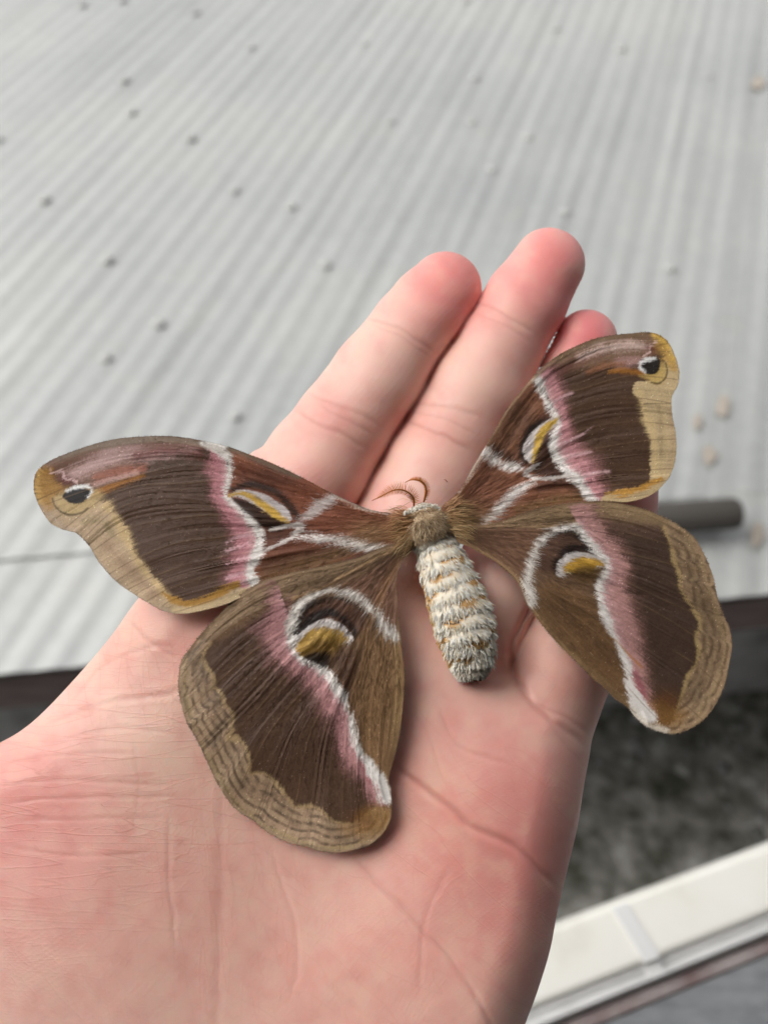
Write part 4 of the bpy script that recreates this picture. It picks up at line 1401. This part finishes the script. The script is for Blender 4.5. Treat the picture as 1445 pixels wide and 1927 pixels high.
def paint_rf(P):
    P.fill((150, 98, 74))
    P.blob(400, 600, 90, 160, (118, 86, 64), .7, 35)
    P.line([(420, 480), (500, 560), (560, 640)], (100, 70, 52), 90, 20, 6, .5)
    P.line([(560, 920), (700, 890), (790, 950)], (78, 50, 38), 50, 10, 5, .85)
    P.line([(450, 1050), (600, 1000), (800, 970)], (128, 98, 64), 60, 12, 6, .8)
    P.line([(300, 700), (480, 800), (500, 640), (620, 520)], (60, 42, 34), 40, 9, 5, .75)
    P.poly([(545, 690), (640, 600), (640, 700), (720, 840), (560, 860), (520, 800)], (70, 46, 36), 6, 5, .95)
    P.poly([(540, 310), (570, 400), (660, 560), (635, 680), (700, 815), (790, 890), (830, 1020), (1000, 1040), (1250, 960), (1350, 600), (1350, 200), (1200, 40), (800, 60)], DARK, 3, 5)
    # apical wash
    P.poly([(600, 240), (800, 120), (1160, 60), (1210, 110), (1190, 190), (1100, 220), (1000, 270), (860, 270), (700, 270)], (142, 112, 90), 10, 10, .95)
    P.line([(640, 300, 50), (800, 220, 50), (900, 190, 40)], (128, 84, 76), None, 10, 10, .7)
    P.line([(780, 210, 30), (900, 165, 60), (1030, 145, 55), (1150, 160, 36)], (218, 190, 180), None, 8, 10, .85)
    P.line([(1000, 240, 60), (1100, 235, 50)], (176, 138, 132), None, 8, 8, .8)
    P.line([(830, 290, 20), (920, 255, 34), (1020, 250, 20)], (150, 98, 66), None, 6, 7, .8)
    P.line([(940, 285, 16), (1040, 285, 28), (1130, 300, 40)], (170, 112, 48), None, 5, 6, .9)
    # pink and white
    pl = [(560, 310, 130), (600, 400, 120), (650, 520, 90), (655, 600, 130), (645, 690, 190), (690, 800, 190), (750, 860, 190), (800, 930, 150), (840, 990, 130)]
    P.one_side(pl, None, (152, 106, 102), -1, .85, 14)
    P.one_side([(a, b, c * .68) for a, b, c in pl], None, (198, 140, 144), -1, .85, 10)
    for a in ([(640, 690), (740, 660), (860, 580)], [(650, 760), (760, 740), (860, 720)], [(760, 870), (860, 840), (960, 830)], [(600, 480), (700, 420), (760, 400)]):
        P.line(a, (232, 190, 194), 10, 3, 4, .6, True)
    P.line([(555, 335, 60), (575, 400, 52), (610, 470, 46), (650, 530, 36), (660, 575, 32), (643, 630, 36), (636, 690, 40), (655, 750, 46), (695, 812, 50), (745, 860, 50), (785, 900, 54), (815, 950, 60), (850, 995, 80)], WHITE, None, 3, 5)
    # border
    P.poly([(1090, 345), (1076, 400), (1110, 450), (1122, 500), (1140, 560), (1160, 620), (1166, 700), (1166, 800), (1166, 860), (1130, 900), (1000, 932), (930, 945), (900, 1010), (1050, 1060), (1250, 960), (1360, 700), (1350, 200), (1270, 120), (1230, 260), (1170, 330)], (196, 172, 132), 2.5, 5)
    P.line([(1100, 400, 40), (1150, 560, 36), (1185, 700, 34), (1190, 850, 30)], (206, 180, 132), None, 7, 7, .8)
    P.line([(1210, 470), (1220, 600), (1225, 750)], (160, 138, 104), 18, 5, 6, .6)
    P.line([(1270, 500), (1290, 650), (1270, 820)], (178, 152, 122), 26, 6, 5, .6)
    P.line([(1130, 462), (1200, 460), (1282, 462)], (96, 78, 56), 10, 2, 2, .75)
    P.line([(925, 955, 16), (1000, 945, 36), (1090, 930, 40), (1170, 895, 40), (1220, 870, 20)], (196, 144, 66), None, 3, 6, .95)
    # apex, eyespot
    P.poly([(1150, 70), (1210, 80), (1270, 130), (1310, 230), (1300, 290), (1250, 250), (1220, 200), (1170, 160), (1190, 110)], (194, 154, 84), 8, 8, .9)
    P.line([(1180, 90), (1250, 130), (1290, 220)], (224, 184, 92), 22, 6, 5, .7)
    P.poly([(1100, 310), (1130, 300), (1200, 240), (1240, 240), (1255, 290), (1235, 340), (1190, 350), (1140, 330)], (190, 160, 96), 6, 6, .9)
    P.blob(1170, 165, 26, 18, (120, 66, 58), .9)
    P.line([(1195, 125), (1165, 150), (1160, 180), (1130, 200)], (226, 194, 188), 10, 2.5, 4, .7)
    P.line([(1248, 240), (1256, 290), (1240, 330), (1205, 352), (1170, 345)], (104, 84, 52), 9, 2, 1.5, .85)
    P.poly([(1112, 260), (1135, 230), (1190, 215), (1216, 225), (1216, 265), (1195, 295), (1160, 302), (1130, 290)], (42, 36, 32), 1.6, 2)
    P.line([(1135, 290, 8), (1112, 270, 16), (1110, 245, 18), (1140, 224, 16), (1190, 214, 10)], (234, 232, 230), None, 1.6, 2)
    # costa
    P.line([(540, 305), (680, 195), (840, 122), (1000, 92), (1150, 80)], (130, 106, 82), 30, 5, 5, .85)
    P.line([(270, 700), (400, 480), (530, 320)], (170, 140, 112), 18, 4, 5, .7)
    P.line([(120, 930), (200, 815), (270, 705)], (206, 186, 170), 24, 4, 8, .8)
    # crescent
    P.line([(600, 550, 20), (510, 610, 34), (466, 690, 36), (474, 760, 30), (510, 800, 14)], (44, 32, 26), None, 5, 5, .9)
    P.poly([(655, 545), (610, 552), (540, 600), (492, 655), (476, 700), (484, 755), (512, 786), (535, 770), (540, 700), (580, 640), (640, 590)], (206, 196, 192), 2.2, 3)
    P.line([(655, 550, 22), (605, 590, 34), (565, 640, 36), (545, 700, 32), (525, 775, 22)], (204, 166, 76), None, 2.8, 4)
    # antemedial lines
    P.line([(262, 715, 60), (300, 765, 48), (360, 795, 40), (430, 812, 30), (490, 820, 24)], WHITE, None, 5, 7, .95)
    P.line([(490, 830, 30), (530, 805, 20), (556, 788, 12)], (222, 212, 206), None, 2, 3, .9)
    P.line([(480, 845, 24), (540, 868, 18), (620, 868, 13), (700, 856, 13), (750, 866, 20)], (222, 212, 206), None, 2, 3, .9)
    P.line([(540, 885, 20), (480, 910, 44), (420, 950, 54), (370, 1000, 54), (320, 1050, 60), (260, 1100, 60)], WHITE, None, 5, 8, .95)
    P.blob(160, 1080, 90, 50, (176, 142, 102), .7)


def w_rf(x, y):
    d = np.hypot(x - 850, y - 970)
    roll = sstep(30, 0, line_dist(x, y, zRF(RF_V[0]))[0])
    return -34 - 8 * sstep(80, 250, d) + 10 * sstep(300, 540, d) - 5 * roll


# ---- right hindwing
RH_OUT = [(-10, 190), (100, 185), (220, 165), (340, 120), (480, 85), (620, 66), (740, 62), (830, 75), (930, 100), (1030, 140), (1120, 190), (1190, 245), (1242, 330), (1282, 430), (1312, 560), (1340, 640), (1366, 700),
          (1382, 780), (1368, 870), (1345, 980), (1300, 1080), (1240, 1160), (1160, 1212), (1080, 1232), (1000, 1216), (940, 1186), (890, 1140), (858, 1098), (800, 1060), (740, 1000), (680, 950), (600, 870), (520, 790),
          (440, 700), (382, 622), (352, 580), (322, 500), (272, 430), (200, 372), (120, 322), (60, 290), (0, 262)]
RH_V = [[(0, 200), (300, 160), (620, 90), (900, 115), (1150, 230)],
        [(0, 205), (300, 185), (560, 180), (760, 200), (1000, 260), (1230, 340)],
        [(5, 210), (300, 210), (560, 220), (740, 290), (1000, 360), (1270, 430)],
        [(5, 215), (300, 230), (560, 290), (780, 370), (1000, 440), (1310, 590)],
        [(10, 220), (300, 260), (560, 370), (760, 430), (1000, 540), (1350, 700)],
        [(10, 225), (300, 290), (520, 440), (760, 510), (1000, 620), (1360, 850)],
        [(15, 230), (300, 320), (500, 500), (740, 600), (950, 740), (1180, 870), (1330, 1000)],
        [(15, 235), (280, 350), (440, 530), (700, 720), (860, 860), (1000, 980), (1150, 1090), (1230, 1160)],
        [(15, 240), (270, 380), (400, 560), (620, 790), (820, 960), (950, 1100), (1050, 1200)],
        [(15, 250), (250, 400), (370, 590), (580, 840), (780, 1030), (900, 1130)]]
RH_IN = [(1040, 200), (1075, 290), (1092, 370), (1118, 425), (1120, 490), (1148, 545), (1185, 600), (1212, 650), (1222, 700), (1200, 745), (1216, 810), (1200, 880), (1160, 940), (1142, 1000), (1122, 1060), (1105, 1110)]


def paint_rh(P):
    P.fill((120, 92, 70))
    P.poly([(0, 190), (350, 120), (640, 50), (850, 70), (1100, 160), (1000, 200), (800, 180), (560, 175), (300, 185)], (148, 122, 92), 8, 8, .95)
    P.line([(0, 195), (200, 188), (420, 188), (600, 180)], (188, 158, 120), 12, 3, 3, .85)
    P.line([(560, 100), (760, 90), (950, 130), (1100, 190)], (164, 140, 106), 40, 12, 10, .6)
    P.poly([(0, 200), (350, 200), (420, 240), (360, 360), (340, 450), (250, 400), (0, 260)], (134, 98, 76), 10, 8, .9)
    P.line([(10, 260), (200, 365), (300, 460), (350, 570)], (168, 136, 98), 26, 8, 10, .8)
    P.poly([(380, 580), (420, 480), (560, 480), (700, 560), (780, 740), (860, 900), (880, 1080), (700, 970), (500, 780)], (130, 98, 68), 14, 10, .9)
    P.line([(470, 560), (620, 700), (780, 860)], (92, 66, 44), 70, 22, 12, .55)
    P.line([(390, 640), (560, 840), (760, 1020), (860, 1090)], (158, 130, 92), 40, 10, 10, .65)
    P.poly([(640, 180), (700, 300), (755, 390), (720, 480), (730, 600), (800, 760), (865, 900), (880, 1030), (950, 1130), (1100, 1180), (1230, 900), (1240, 600), (1100, 250), (900, 180)], (84, 65, 54), 10, 6)
    P.line([(700, 170, 60), (850, 190, 60), (1000, 220, 60)], (110, 84, 70), None, 14, 10, .7)
    pl = [(610, 180, 140), (660, 260, 150), (740, 360, 130), (740, 440, 170), (710, 500, 240), (735, 620, 230), (790, 740, 170), (850, 870, 140), (870, 980, 120), (930, 1110, 90)]
    P.one_side(pl, None, (146, 108, 98), -1, .8, 16)
    P.one_side([(a, b, c * .74) for a, b, c in pl], None, (194, 146, 142), -1, .85, 14)
    P.line([(895, 930, 30), (925, 1010, 40), (945, 1060, 20)], (168, 96, 104), None, 6, 4, .8)
    # inside the arc
    P.poly([(420, 270), (480, 225), (560, 212), (620, 240), (700, 330), (720, 350), (560, 320), (500, 400), (430, 420), (400, 380)], (104, 76, 62), 5, 5, .97)
    P.line([(410, 300, 14), (470, 232, 22), (560, 215, 34), (640, 262, 40), (715, 340, 20)], (46, 35, 30), None, 5, 5, .95)
    P.line([(490, 420, 14), (495, 370, 34), (550, 310, 44), (640, 300, 40), (715, 335, 24)], (42, 31, 27), None, 5, 5, .95)
    mk = P.poly(RH_IN + [(1060, 1260), (1250, 1200), (1420, 900), (1400, 700), (1280, 300), (1130, 150)], (162, 134, 106), 2.5, 5)
    w1 = np.sin(2 * np.pi * (-P.sd / 15.0) + 2.6 * fbm(P.s * 1.6, P.t * 3, 301) * 2 + .8 * np.cos(2 * np.pi * P.s))
    P.lay((112, 92, 70), mk * .7 * sstep(.1, .8, w1) * sstep(.25, .6, fbm(P.X / 11, P.Y / 11, 303)))
    P.lay((178, 156, 120), mk * .5 * sstep(.2, .9, -w1) * sstep(.3, .6, fbm(P.X / 16, P.Y / 16, 305)))
    P.line(RH_IN, (176, 150, 104), 22, 3, 5, .8)
    for i in range(56):
        k = i / 55 * (len(RH_IN) - 2)
        a = np.array(RH_IN[int(k)]) * (1 - k % 1) + np.array(RH_IN[int(k) + 1]) * (k % 1)
        o_ = np.array([1., .12])
        for off in (38, 74, 112):
            q = a + o_ * (off + RNG.uniform(-8, 8)) * (1 if a[1] < 900 else .8)
            P.blob(q[0], q[1], RNG.uniform(8, 18), RNG.uniform(6, 14), (104, 84, 62), RNG.uniform(.15, .45), RNG.uniform(0, 90))
    P.line([(1150, 230), (1230, 380), (1290, 600), (1345, 760), (1310, 960), (1210, 1140)], (170, 146, 108), 12, 3, 4, .6)
    P.poly([(960, 1080), (1040, 1060), (1110, 1100), (1150, 1150), (1060, 1200), (980, 1180)], (160, 116, 60), 14, 10, .65)
    P.blob(1060, 1060, 50, 34, (112, 72, 44), .7)
    P.line([(520, 195, 50), (450, 228, 40), (405, 285, 46), (378, 350, 50), (358, 420, 50), (348, 470, 56), (365, 520, 60), (375, 570, 44)], (226, 220, 212), None, 4, 7, .95)
    P.line([(500, 200, 22), (560, 186, 34), (608, 200, 44), (650, 252, 40), (700, 312, 36), (740, 362, 30), (752, 400, 30), (727, 440, 40), (712, 490, 40), (720, 560, 40), (742, 640, 42), (772, 712, 42), (803, 765, 34), (832, 830, 34),
            (858, 900, 40), (870, 975, 50), (888, 1045, 70), (925, 1110, 90), (970, 1150, 70)], WHITE, None, 3, 6)
    P.line([(880, 1120), (950, 1185), (1050, 1222)], (226, 216, 200), 34, 6, 8, .8)
    P.line([(770, 752), (800, 765), (860, 830), (930, 900)], (178, 118, 50), 10, 2, 3, .7)
    # crescent
    P.poly([(510, 445), (497, 400), (520, 350), (570, 322), (640, 322), (700, 338), (748, 372), (725, 398), (650, 410), (560, 420)], (216, 208, 204), 2.2, 3)
    P.poly([(535, 430), (530, 390), (560, 358), (630, 342), (700, 355), (738, 382), (700, 400), (650, 425), (560, 420)], (192, 150, 62), 2.5, 5)
    P.poly([(570, 425), (620, 392), (700, 395), (735, 390), (712, 450), (640, 470)], (102, 76, 46), 8, 7, .85)


def w_rh(x, y):
    d = np.hypot(x - 860, y - 1000)
    return -46 - 6 * sstep(60, 200, d) + 12 * sstep(200, 420, d) + 26 * sstep(330, 600, d)


far_from_base = lambda cx, cy, r: (lambda ex, ey: np.hypot(ex - cx, ey - cy) < r)
lf, _, _ = build_wing('forewing', zLF, LF_OUT, LF_V, paint_lf, w_lf, (790, 985), fringe_len=2.2, hair_n=4200, fringe_skip=far_from_base(770, 985, 60))
tag(lf, 'forewing on the index finger side, reaching out past the hand')
lh, _, _ = build_wing('hindwing', zLH, LH_OUT, LH_V, paint_lh, w_lh, (785, 1000), fringe_len=3.4, hair_n=6000, fringe_skip=far_from_base(770, 1015, 40))
tag(lh, 'hindwing lying on the middle of the palm')
rf, _, _ = build_wing('forewing', zRF, RF_OUT, RF_V, paint_rf, w_rf, (835, 975), fringe_len=2.2, hair_n=3400, fringe_skip=far_from_base(850, 970, 60))
tag(rf, 'forewing across the ring and little fingers')
rh, _, _ = build_wing('hindwing', zRH, RH_OUT, RH_V, paint_rh, w_rh, (835, 985), fringe_len=3.4, hair_n=5200, fringe_skip=far_from_base(860, 1000, 40))
tag(rh, 'hindwing hanging past the little finger edge of the hand')

# ---- body: head, thorax and abdomen as one continuous mesh
zB = Zoom(640, 860, 4.014)
AX = np.array([  # u, v, radius on the enlargement; then lift
    (600, 345, 14), (606, 365, 48), (615, 400, 88), (635, 450, 128), (650, 500, 144), (665, 550, 146), (680, 590, 134), (700, 625, 136), (735, 700, 160), (770, 800, 188), (805, 900, 204),
    (850, 1020, 226), (885, 1120, 238), (915, 1220, 240), (940, 1320, 232), (965, 1420, 212), (980, 1510, 184), (988, 1590, 148), (994, 1650, 104), (998, 1690, 56)], float)
axis = zB(AX, 8)
SEG_V = [600, 690, 780, 870, 975, 1090, 1205, 1310, 1400, 1490, 1590]        # segment borders (v on the enlargement)
seg_y = [860 + v / 4.014 for v in SEG_V]
base_w = -20.0
nb_, nr = len(axis), 40
bv, bf, bc, bnorm, bs, bang = [], [], [], [], [], []
tang = np.gradient(axis[:, :2], axis=0)
tang /= np.linalg.norm(tang, axis=1, keepdims=True)


def body_r(i):
    x, y, r = axis[i]
    if y > seg_y[0]:
        k = np.searchsorted(seg_y, y) - 1
        a = seg_y[k]
        b = seg_y[k + 1] if k + 1 < len(seg_y) else a + 25
        ph = (y - a) / (b - a)
        r = r * .95 * (0.93 + 0.07 * np.sin(np.clip(ph, 0, 1) * np.pi) ** .6)
    return r


for i in range(nb_):
    x, y, _ = axis[i]
    r = body_r(i)
    nrm = np.array([-tang[i, 1], tang[i, 0]])
    cz = hand_front(np.array([x]), np.array([y]))[0] - r * 0.86 - 2
    cz = min(cz, -r * .55)
    for k in range(nr):
        a = 2 * np.pi * k / nr
        bv.append((x + nrm[0] * r * np.cos(a), y + nrm[1] * r * np.cos(a), cz - (.9 if y > seg_y[0] + 12 else .68) * r * np.sin(a)))
bv = np.array(bv)
for i in range(nb_ - 1):
    for k in range(nr):
        bf.append([i * nr + k, i * nr + (k + 1) % nr, (i + 1) * nr + (k + 1) % nr, (i + 1) * nr + k])
bf.append(list(range(nr))[::-1])
bf.append([(nb_ - 1) * nr + k for k in range(nr)])
bcol = np.zeros((len(bv), 3))
for i in range(nb_):
    y = axis[i, 1]
    c = lin((160, 130, 100)) if y < seg_y[0] else lin((240, 228, 206))
    if y > seg_y[0]:
        k = np.searchsorted(seg_y, y) - 1
        if (y - seg_y[k]) / ((seg_y[k + 1] if k + 1 < len(seg_y) else seg_y[k] + 25) - seg_y[k]) < .26 and k > 0:
            c = lin((214, 178, 128))
        if y - seg_y[k] < 2.0 and k in (4, 6, 8):
            c = lin((52, 34, 24))
    if y > 1279:
        c = lin((110, 76, 52))
    bcol[i * nr:(i + 1) * nr] = c
    if y > seg_y[0]:
        k = int(np.searchsorted(seg_y, y) - 1)
        b = seg_y[k + 1] if k + 1 < len(seg_y) else seg_y[k] + 25
        for q in range(nr):
            a = 2 * math.pi * q / nr
            ph = (y - seg_y[k]) / (b - seg_y[k]) + 0.20 * math.sin(a * 2.7 + k * 2.3) + 0.16 * math.sin(a * 6.1 + k * 3.7)
            slit = k in (2, 4, 6, 8) and abs(ph - .04) < .07 and .35 < a < 2.2
            tanw = max(0.0, min(1.0, (.34 - ph) / .12)) * (1.0 if math.sin(a * 2.2 + k * 1.9) + .6 * math.sin(a * 5 + k * 4.1) > -.25 else .25)
            if k > 0 and y < 1279:
                bcol[i * nr + q] = lin((246, 236, 216)) * (1 - tanw) + lin((204, 160, 104)) * tanw
                if slit:
                    bcol[i * nr + q] = lin((74, 50, 34))
body = mesh_obj('body', hand_pt(bv[:, 0], bv[:, 1], bv[:, 2]), bf, MFUR.m, moth, colors=bcol)

# fur of the body
NF = 10500
fi_ = RNG.integers(2, nb_ - 2, NF)
n_tx = int(np.searchsorted(axis[:, 1], seg_y[0]))
fi_ = np.concatenate([fi_, RNG.integers(5, n_tx, 6500)])
NF = len(fi_)
# more hair on the side that faces up
fa = RNG.uniform(-0.35, np.pi + 0.35, NF)
ft = RNG.uniform(0, 1, NF)
CL = RNG.random((97, 16))
A, B, C, R, NN = [], [], [], [], []
for i, a, t_ in zip(fi_, fa, ft):
    x, y, _ = axis[i] * (1 - t_) + axis[i + 1] * t_
    r = body_r(i) * .98
    tg = tang[i]
    nrm = np.array([-tg[1], tg[0]])
    czi = bv[i * nr:(i + 1) * nr, 2].mean()
    ca, sa = math.cos(a), math.sin(a)
    p = np.array([x + nrm[0] * r * ca, y + nrm[1] * r * ca, czi - .9 * r * sa])
    out = np.array([nrm[0] * ca, nrm[1] * ca, -sa])
    rear = np.array([tg[0], tg[1], 0])
    side = np.array([nrm[0], nrm[1], 0])
    left = ca > 0.55                                       # nrm points to the picture's left or right?
    lat = abs(ca)
    if y < seg_y[0] - 2:                                  # thorax: long brownish hair
        if y < 957:
            col, L, lean = lin((238, 232, 220)) if 948 < y < 957 and random.random() < .8 else lin(random.choice([(150, 122, 96), (178, 150, 118), (196, 170, 136)])), 19, .9
        else:
            col, L, lean = lin(random.choice([(212, 182, 146), (224, 196, 158), (192, 160, 124), (234, 212, 178), (168, 136, 104)])), 20, 1.0
        d = out * .22 + rear * lean * random.uniform(.3, 1.0) + side * random.gauss(0, .35) + np.array([0, 0, random.gauss(0, .12)])
        w_ = .8
    else:
        k = int(np.searchsorted(seg_y, y) - 1)
        b = seg_y[k + 1] if k + 1 < len(seg_y) else seg_y[k] + 25
        ph = (y - seg_y[k]) / (b - seg_y[k])
        ph += 0.20 * math.sin(a * 2.7 + k * 2.3) + 0.16 * math.sin(a * 6.1 + k * 3.7) + random.gauss(0, .05)
        patch = math.sin(a * 2.2 + k * 1.9) + .6 * math.sin(a * 5 + k * 4.1)
        white = lin(random.choice([(255, 249, 236), (252, 244, 228), (255, 252, 244), (246, 234, 212)]))
        tanc = lin(random.choice([(204, 160, 98), (190, 142, 80), (216, 180, 126), (170, 124, 70)]))
        cream = lin(random.choice([(232, 214, 180), (214, 190, 148), (242, 230, 206)]))
        L = 11
        if k == 0:
            col = white if random.random() < .85 else cream
            L = 17
        elif ph < .24:
            col = tanc if patch > -.25 else (cream if random.random() < .6 else white)
            L = 9
            if ph < .10 and k in (2, 4, 6, 8) and sa > .3 and math.sin(a * 1.7 + k) > -.2 and random.random() < .9:
                col, L = lin((58, 38, 26)), 5
        elif ph < .34:
            col = (tanc if random.random() < .5 else cream) if patch > .6 else (cream if random.random() < .45 else white)
            L = 13
        else:
            col = white if random.random() < .9 else cream
            L = random.choice([13, 16, 19])
        # the flank towards the thumb shows ochre hair
        flank = (nrm[0] * ca < -.55)
        if flank and sa < .45 and k > 2:
            col = lin(random.choice([(186, 140, 80), (168, 120, 66), (200, 160, 104), (216, 190, 146)]))
            L = 8
        if y > 1250:
            col = lin(random.choice([(250, 242, 228), (240, 230, 214), (220, 204, 180)]))
            L = 9
        if y > 1276:
            col, L = lin((110, 84, 66)), 4
        clump = 2.4 * (CL[int(a * 9 + 40) % 97, k] - .5)
        d = out * random.uniform(.22, .65) + rear * 1.0 + side * (.42 * clump + random.gauss(0, .24)) + np.array([0, 0, -.12 * abs(clump)])
        w_ = 1.15
    d = d / np.linalg.norm(d)
    A.append(p)
    B.append(p + d * L * random.uniform(.55, 1.15))
    C.append(np.clip(col * random.uniform(.92, 1.06), 0, .97))
    R.append(w_)
    nn_ = out * .45 + (np.array([-.1, -.3, -.85]) if y < 1235 else np.array([-.25, -.75, -.8]))  # normals leaned to the viewer, at the tail up towards the light, to brighten
    NN.append(nn_ / np.linalg.norm(nn_))
hair_mesh('fur', np.array(A), np.array(B), np.array(C), np.array(R), body, bend=.2, nrm=np.array(NN))

# tufts of hair from the thorax over the wing roots
A, B, C, R = [], [], [], []
for (cx, cy, dx, dy, sp, n_, L, pal) in [
        (768, 988, -1, .22, 16, 330, 34, [(196, 160, 116), (176, 136, 92), (156, 112, 78)]), (772, 1008, -.72, .75, 10, 260, 36, [(204, 176, 134), (186, 152, 108), (160, 124, 86)]),
        (850, 968, 1, .05, 14, 300, 32, [(190, 152, 108), (206, 172, 126), (150, 110, 78)]), (856, 992, .9, .35, 10, 270, 36, [(206, 178, 136), (188, 156, 112), (166, 132, 92)]),
        (762, 972, -1, -.05, 8, 130, 26, [(186, 132, 98), (206, 160, 120)]), (846, 955, .8, -.5, 8, 130, 24, [(186, 136, 100), (206, 166, 126)])]:
    for _ in range(n_):
        x, y = cx + random.gauss(0, sp * .4), cy + random.gauss(0, sp * .75)
        an = math.atan2(dy, dx) + random.gauss(0, .17)
        l = L * random.uniform(.5, 1.35)
        w0 = -44 + random.uniform(-9, 5)
        A.append((x, y, w0))
        B.append((x + math.cos(an) * l, y + math.sin(an) * l, w0 - random.uniform(-6, 8)))
        C.append(lin(random.choice(pal)) * random.uniform(1.0, 1.35))
        R.append(.65)
hair_mesh('root_hair', np.array(A), np.array(B), np.array(C), np.array(R), body, bend=.2, nrm=np.tile([0., 0., -1.], (len(A), 1)))


def tube(line, radii, nseg=8):
    """A tapered tube through points of the hand frame; returns vertices and faces."""
    P_ = np.asarray(line, float)
    T = np.gradient(P_, axis=0)
    T /= np.linalg.norm(T, axis=1, keepdims=True)
    up_ = np.array([0.1, 0.2, 1.0])
    S1 = np.cross(T, up_)
    S1 /= np.linalg.norm(S1, axis=1, keepdims=True)
    S2 = np.cross(T, S1)
    V = [P_ + np.asarray(radii)[:, None] * (S1 * math.cos(a) + S2 * math.sin(a)) for a in np.linspace(0, 2 * math.pi, nseg, endpoint=False)]
    V = np.stack(V, 1).reshape(-1, 3)
    n = len(P_)
    f = [[i * nseg + k, i * nseg + (k + 1) % nseg, (i + 1) * nseg + (k + 1) % nseg, (i + 1) * nseg + k] for i in range(n - 1) for k in range(nseg)]
    f += [list(range(nseg))[::-1], [(n - 1) * nseg + k for k in range(nseg)]]
    return V, f


# collar: a white rim of scales behind the head
m_collar = Mat('white_scales', lin((232, 224, 210)), 0.7).m
cl = [(485, 425), (520, 408), (560, 400), (590, 385), (640, 366), (700, 366), (745, 384)]
cl = zB(cl, 6)
cw = -88 - 10 * np.sin(np.linspace(0, np.pi, len(cl)))
A, B, C = [], [], []
for _ in range(420):
    q = random.random() * (len(cl) - 1.001)
    j_ = int(q)
    p = cl[j_] * (1 - q + j_) + cl[j_ + 1] * (q - j_)
    p = np.array([p[0] + random.gauss(0, 1.2), p[1] + random.gauss(0, 1.5), cw[j_] + random.uniform(-2, 6)])
    A.append(p)
    B.append(p + np.array([random.gauss(0, 2.5), random.uniform(-3, 5.5), random.uniform(-5, 1)]))
    C.append(lin(random.choice([(246, 240, 228), (232, 224, 208), (206, 190, 166)])))
hair_mesh('collar', np.array(A), np.array(B), np.array(C), np.full(len(A), .8), body, bend=.2, nrm=np.tile([-.2, -.4, -.85], (len(A), 1)))

# feathered antennae
m_ant = Mat('orange_antenna', lin((176, 98, 22)), 0.45).m
ANT = [
    ([(556, 365), (556, 320), (535, 285), (490, 255), (440, 246), (390, 256), (340, 280), (290, 306), (242, 328)], 84, (1, 0.6)),
    ([(632, 335), (644, 290), (648, 250), (635, 205), (605, 180), (570, 170), (530, 174), (490, 192)], 56, (.8, 0.35)),
]
for pts, blen, (sa_, sb_) in ANT:
    ln = zB(pts, 7)
    n = len(ln)
    u_ = np.linspace(0, 1, n)
    wz = -66 - 34 * np.sin(u_ * 2.2) - 6
    line = np.column_stack([ln, wz])
    V, f = tube(line, 1.7 * (1 - .65 * u_) + .2, 7)
    ant = mesh_obj('antenna', hand_pt(V[:, 0], V[:, 1], V[:, 2]), f, m_ant, moth)
    Tn = np.gradient(line, axis=0)
    Tn /= np.linalg.norm(Tn, axis=1, keepdims=True)
    AA, BB = [], []
    nbarb = 38
    for i in range(nbarb):
        q = 0.06 + .92 * i / (nbarb - 1)
        j = q * (n - 1)
        j0 = min(int(j), n - 2)
        p = line[j0] * (1 - (j - j0)) + line[j0 + 1] * (j - j0)
        tg = Tn[j0]
        nn = np.array([tg[1], -tg[0], 0])
        nn /= np.linalg.norm(nn) + 1e-9
        ll = blen / 4.014 * (math.sin(math.pi * min(1, q * 1.02 + .08)) ** .6) * (1 - .25 * q)
        for sgn, k in ((-1, sa_), (1, sb_)):
            AA.append(p)
            d_ = nn * sgn + tg * .35 + np.array([0, 0, -.12])
            BB.append(p + d_ / np.linalg.norm(d_) * ll * k)
    AA, BB = np.array(AA), np.array(BB)
    o = hair_mesh('comb', AA, BB, np.tile(lin((206, 122, 36)), (len(AA), 1)), np.full(len(AA), .95), ant, bend=.06)

# tail tip: two dark claspers
m_dark = Mat('dark_chitin', lin((60, 34, 24)), 0.4).m
V, f = tube(np.array([(884, 1268, -40), (887, 1276, -36), (889, 1284, -30)]), [4, 3.2, 1.2], 8)
mesh_obj('tail_tip', hand_pt(V[:, 0], V[:, 1], V[:, 2]), f, m_dark, body)

# ------------------------------------------------------------------ small loose things on the skin
m_fib = Mat('reddish_fibre', lin((176, 92, 66)), 0.6).m
fl = np.array([(832, 902), (838, 903), (842, 907)], float)
fw = hand_front(fl[:, 0], fl[:, 1]) - 1.2
V, f = tube(np.column_stack([fl, fw]), [.8, 1.1, .7], 6)
o = mesh_obj('fibre', hand_pt(V[:, 0], V[:, 1], V[:, 2]), f, m_fib)
tag(o, 'tiny reddish fibre lying on the skin of the middle finger above the antennae', 'fibre')

m_dust = Mat('shed_scales', (0.75, 0.68, 0.6), 0.3).m
DV, DF = [], []
for _ in range(170):
    x, y = random.gauss(840, 75), random.gauss(1318, 34)
    if _ < 60:
        x, y = random.gauss(900, 160), random.gauss(1420, 110)
    w_ = float(hand_front(np.array([x]), np.array([y]))[0])
    if w_ > 200:
        continue
    w_ -= 0.6
    a, r_ = random.uniform(0, 6.3), random.uniform(.5, 1.2)
    b = len(DV)
    DV += [(x + r_ * math.cos(a + q), y + r_ * math.sin(a + q), w_ + random.uniform(-.5, .5)) for q in (0, 1.57, 3.14, 4.71)]
    DF.append([b, b + 1, b + 2, b + 3])
DV = np.array(DV)
o = mesh_obj('scale_dust', hand_pt(DV[:, 0], DV[:, 1], DV[:, 2]), DF, m_dust, smooth=False)
tag(o, 'pale dust of wing scales on the palm below the abdomen', kind='stuff')
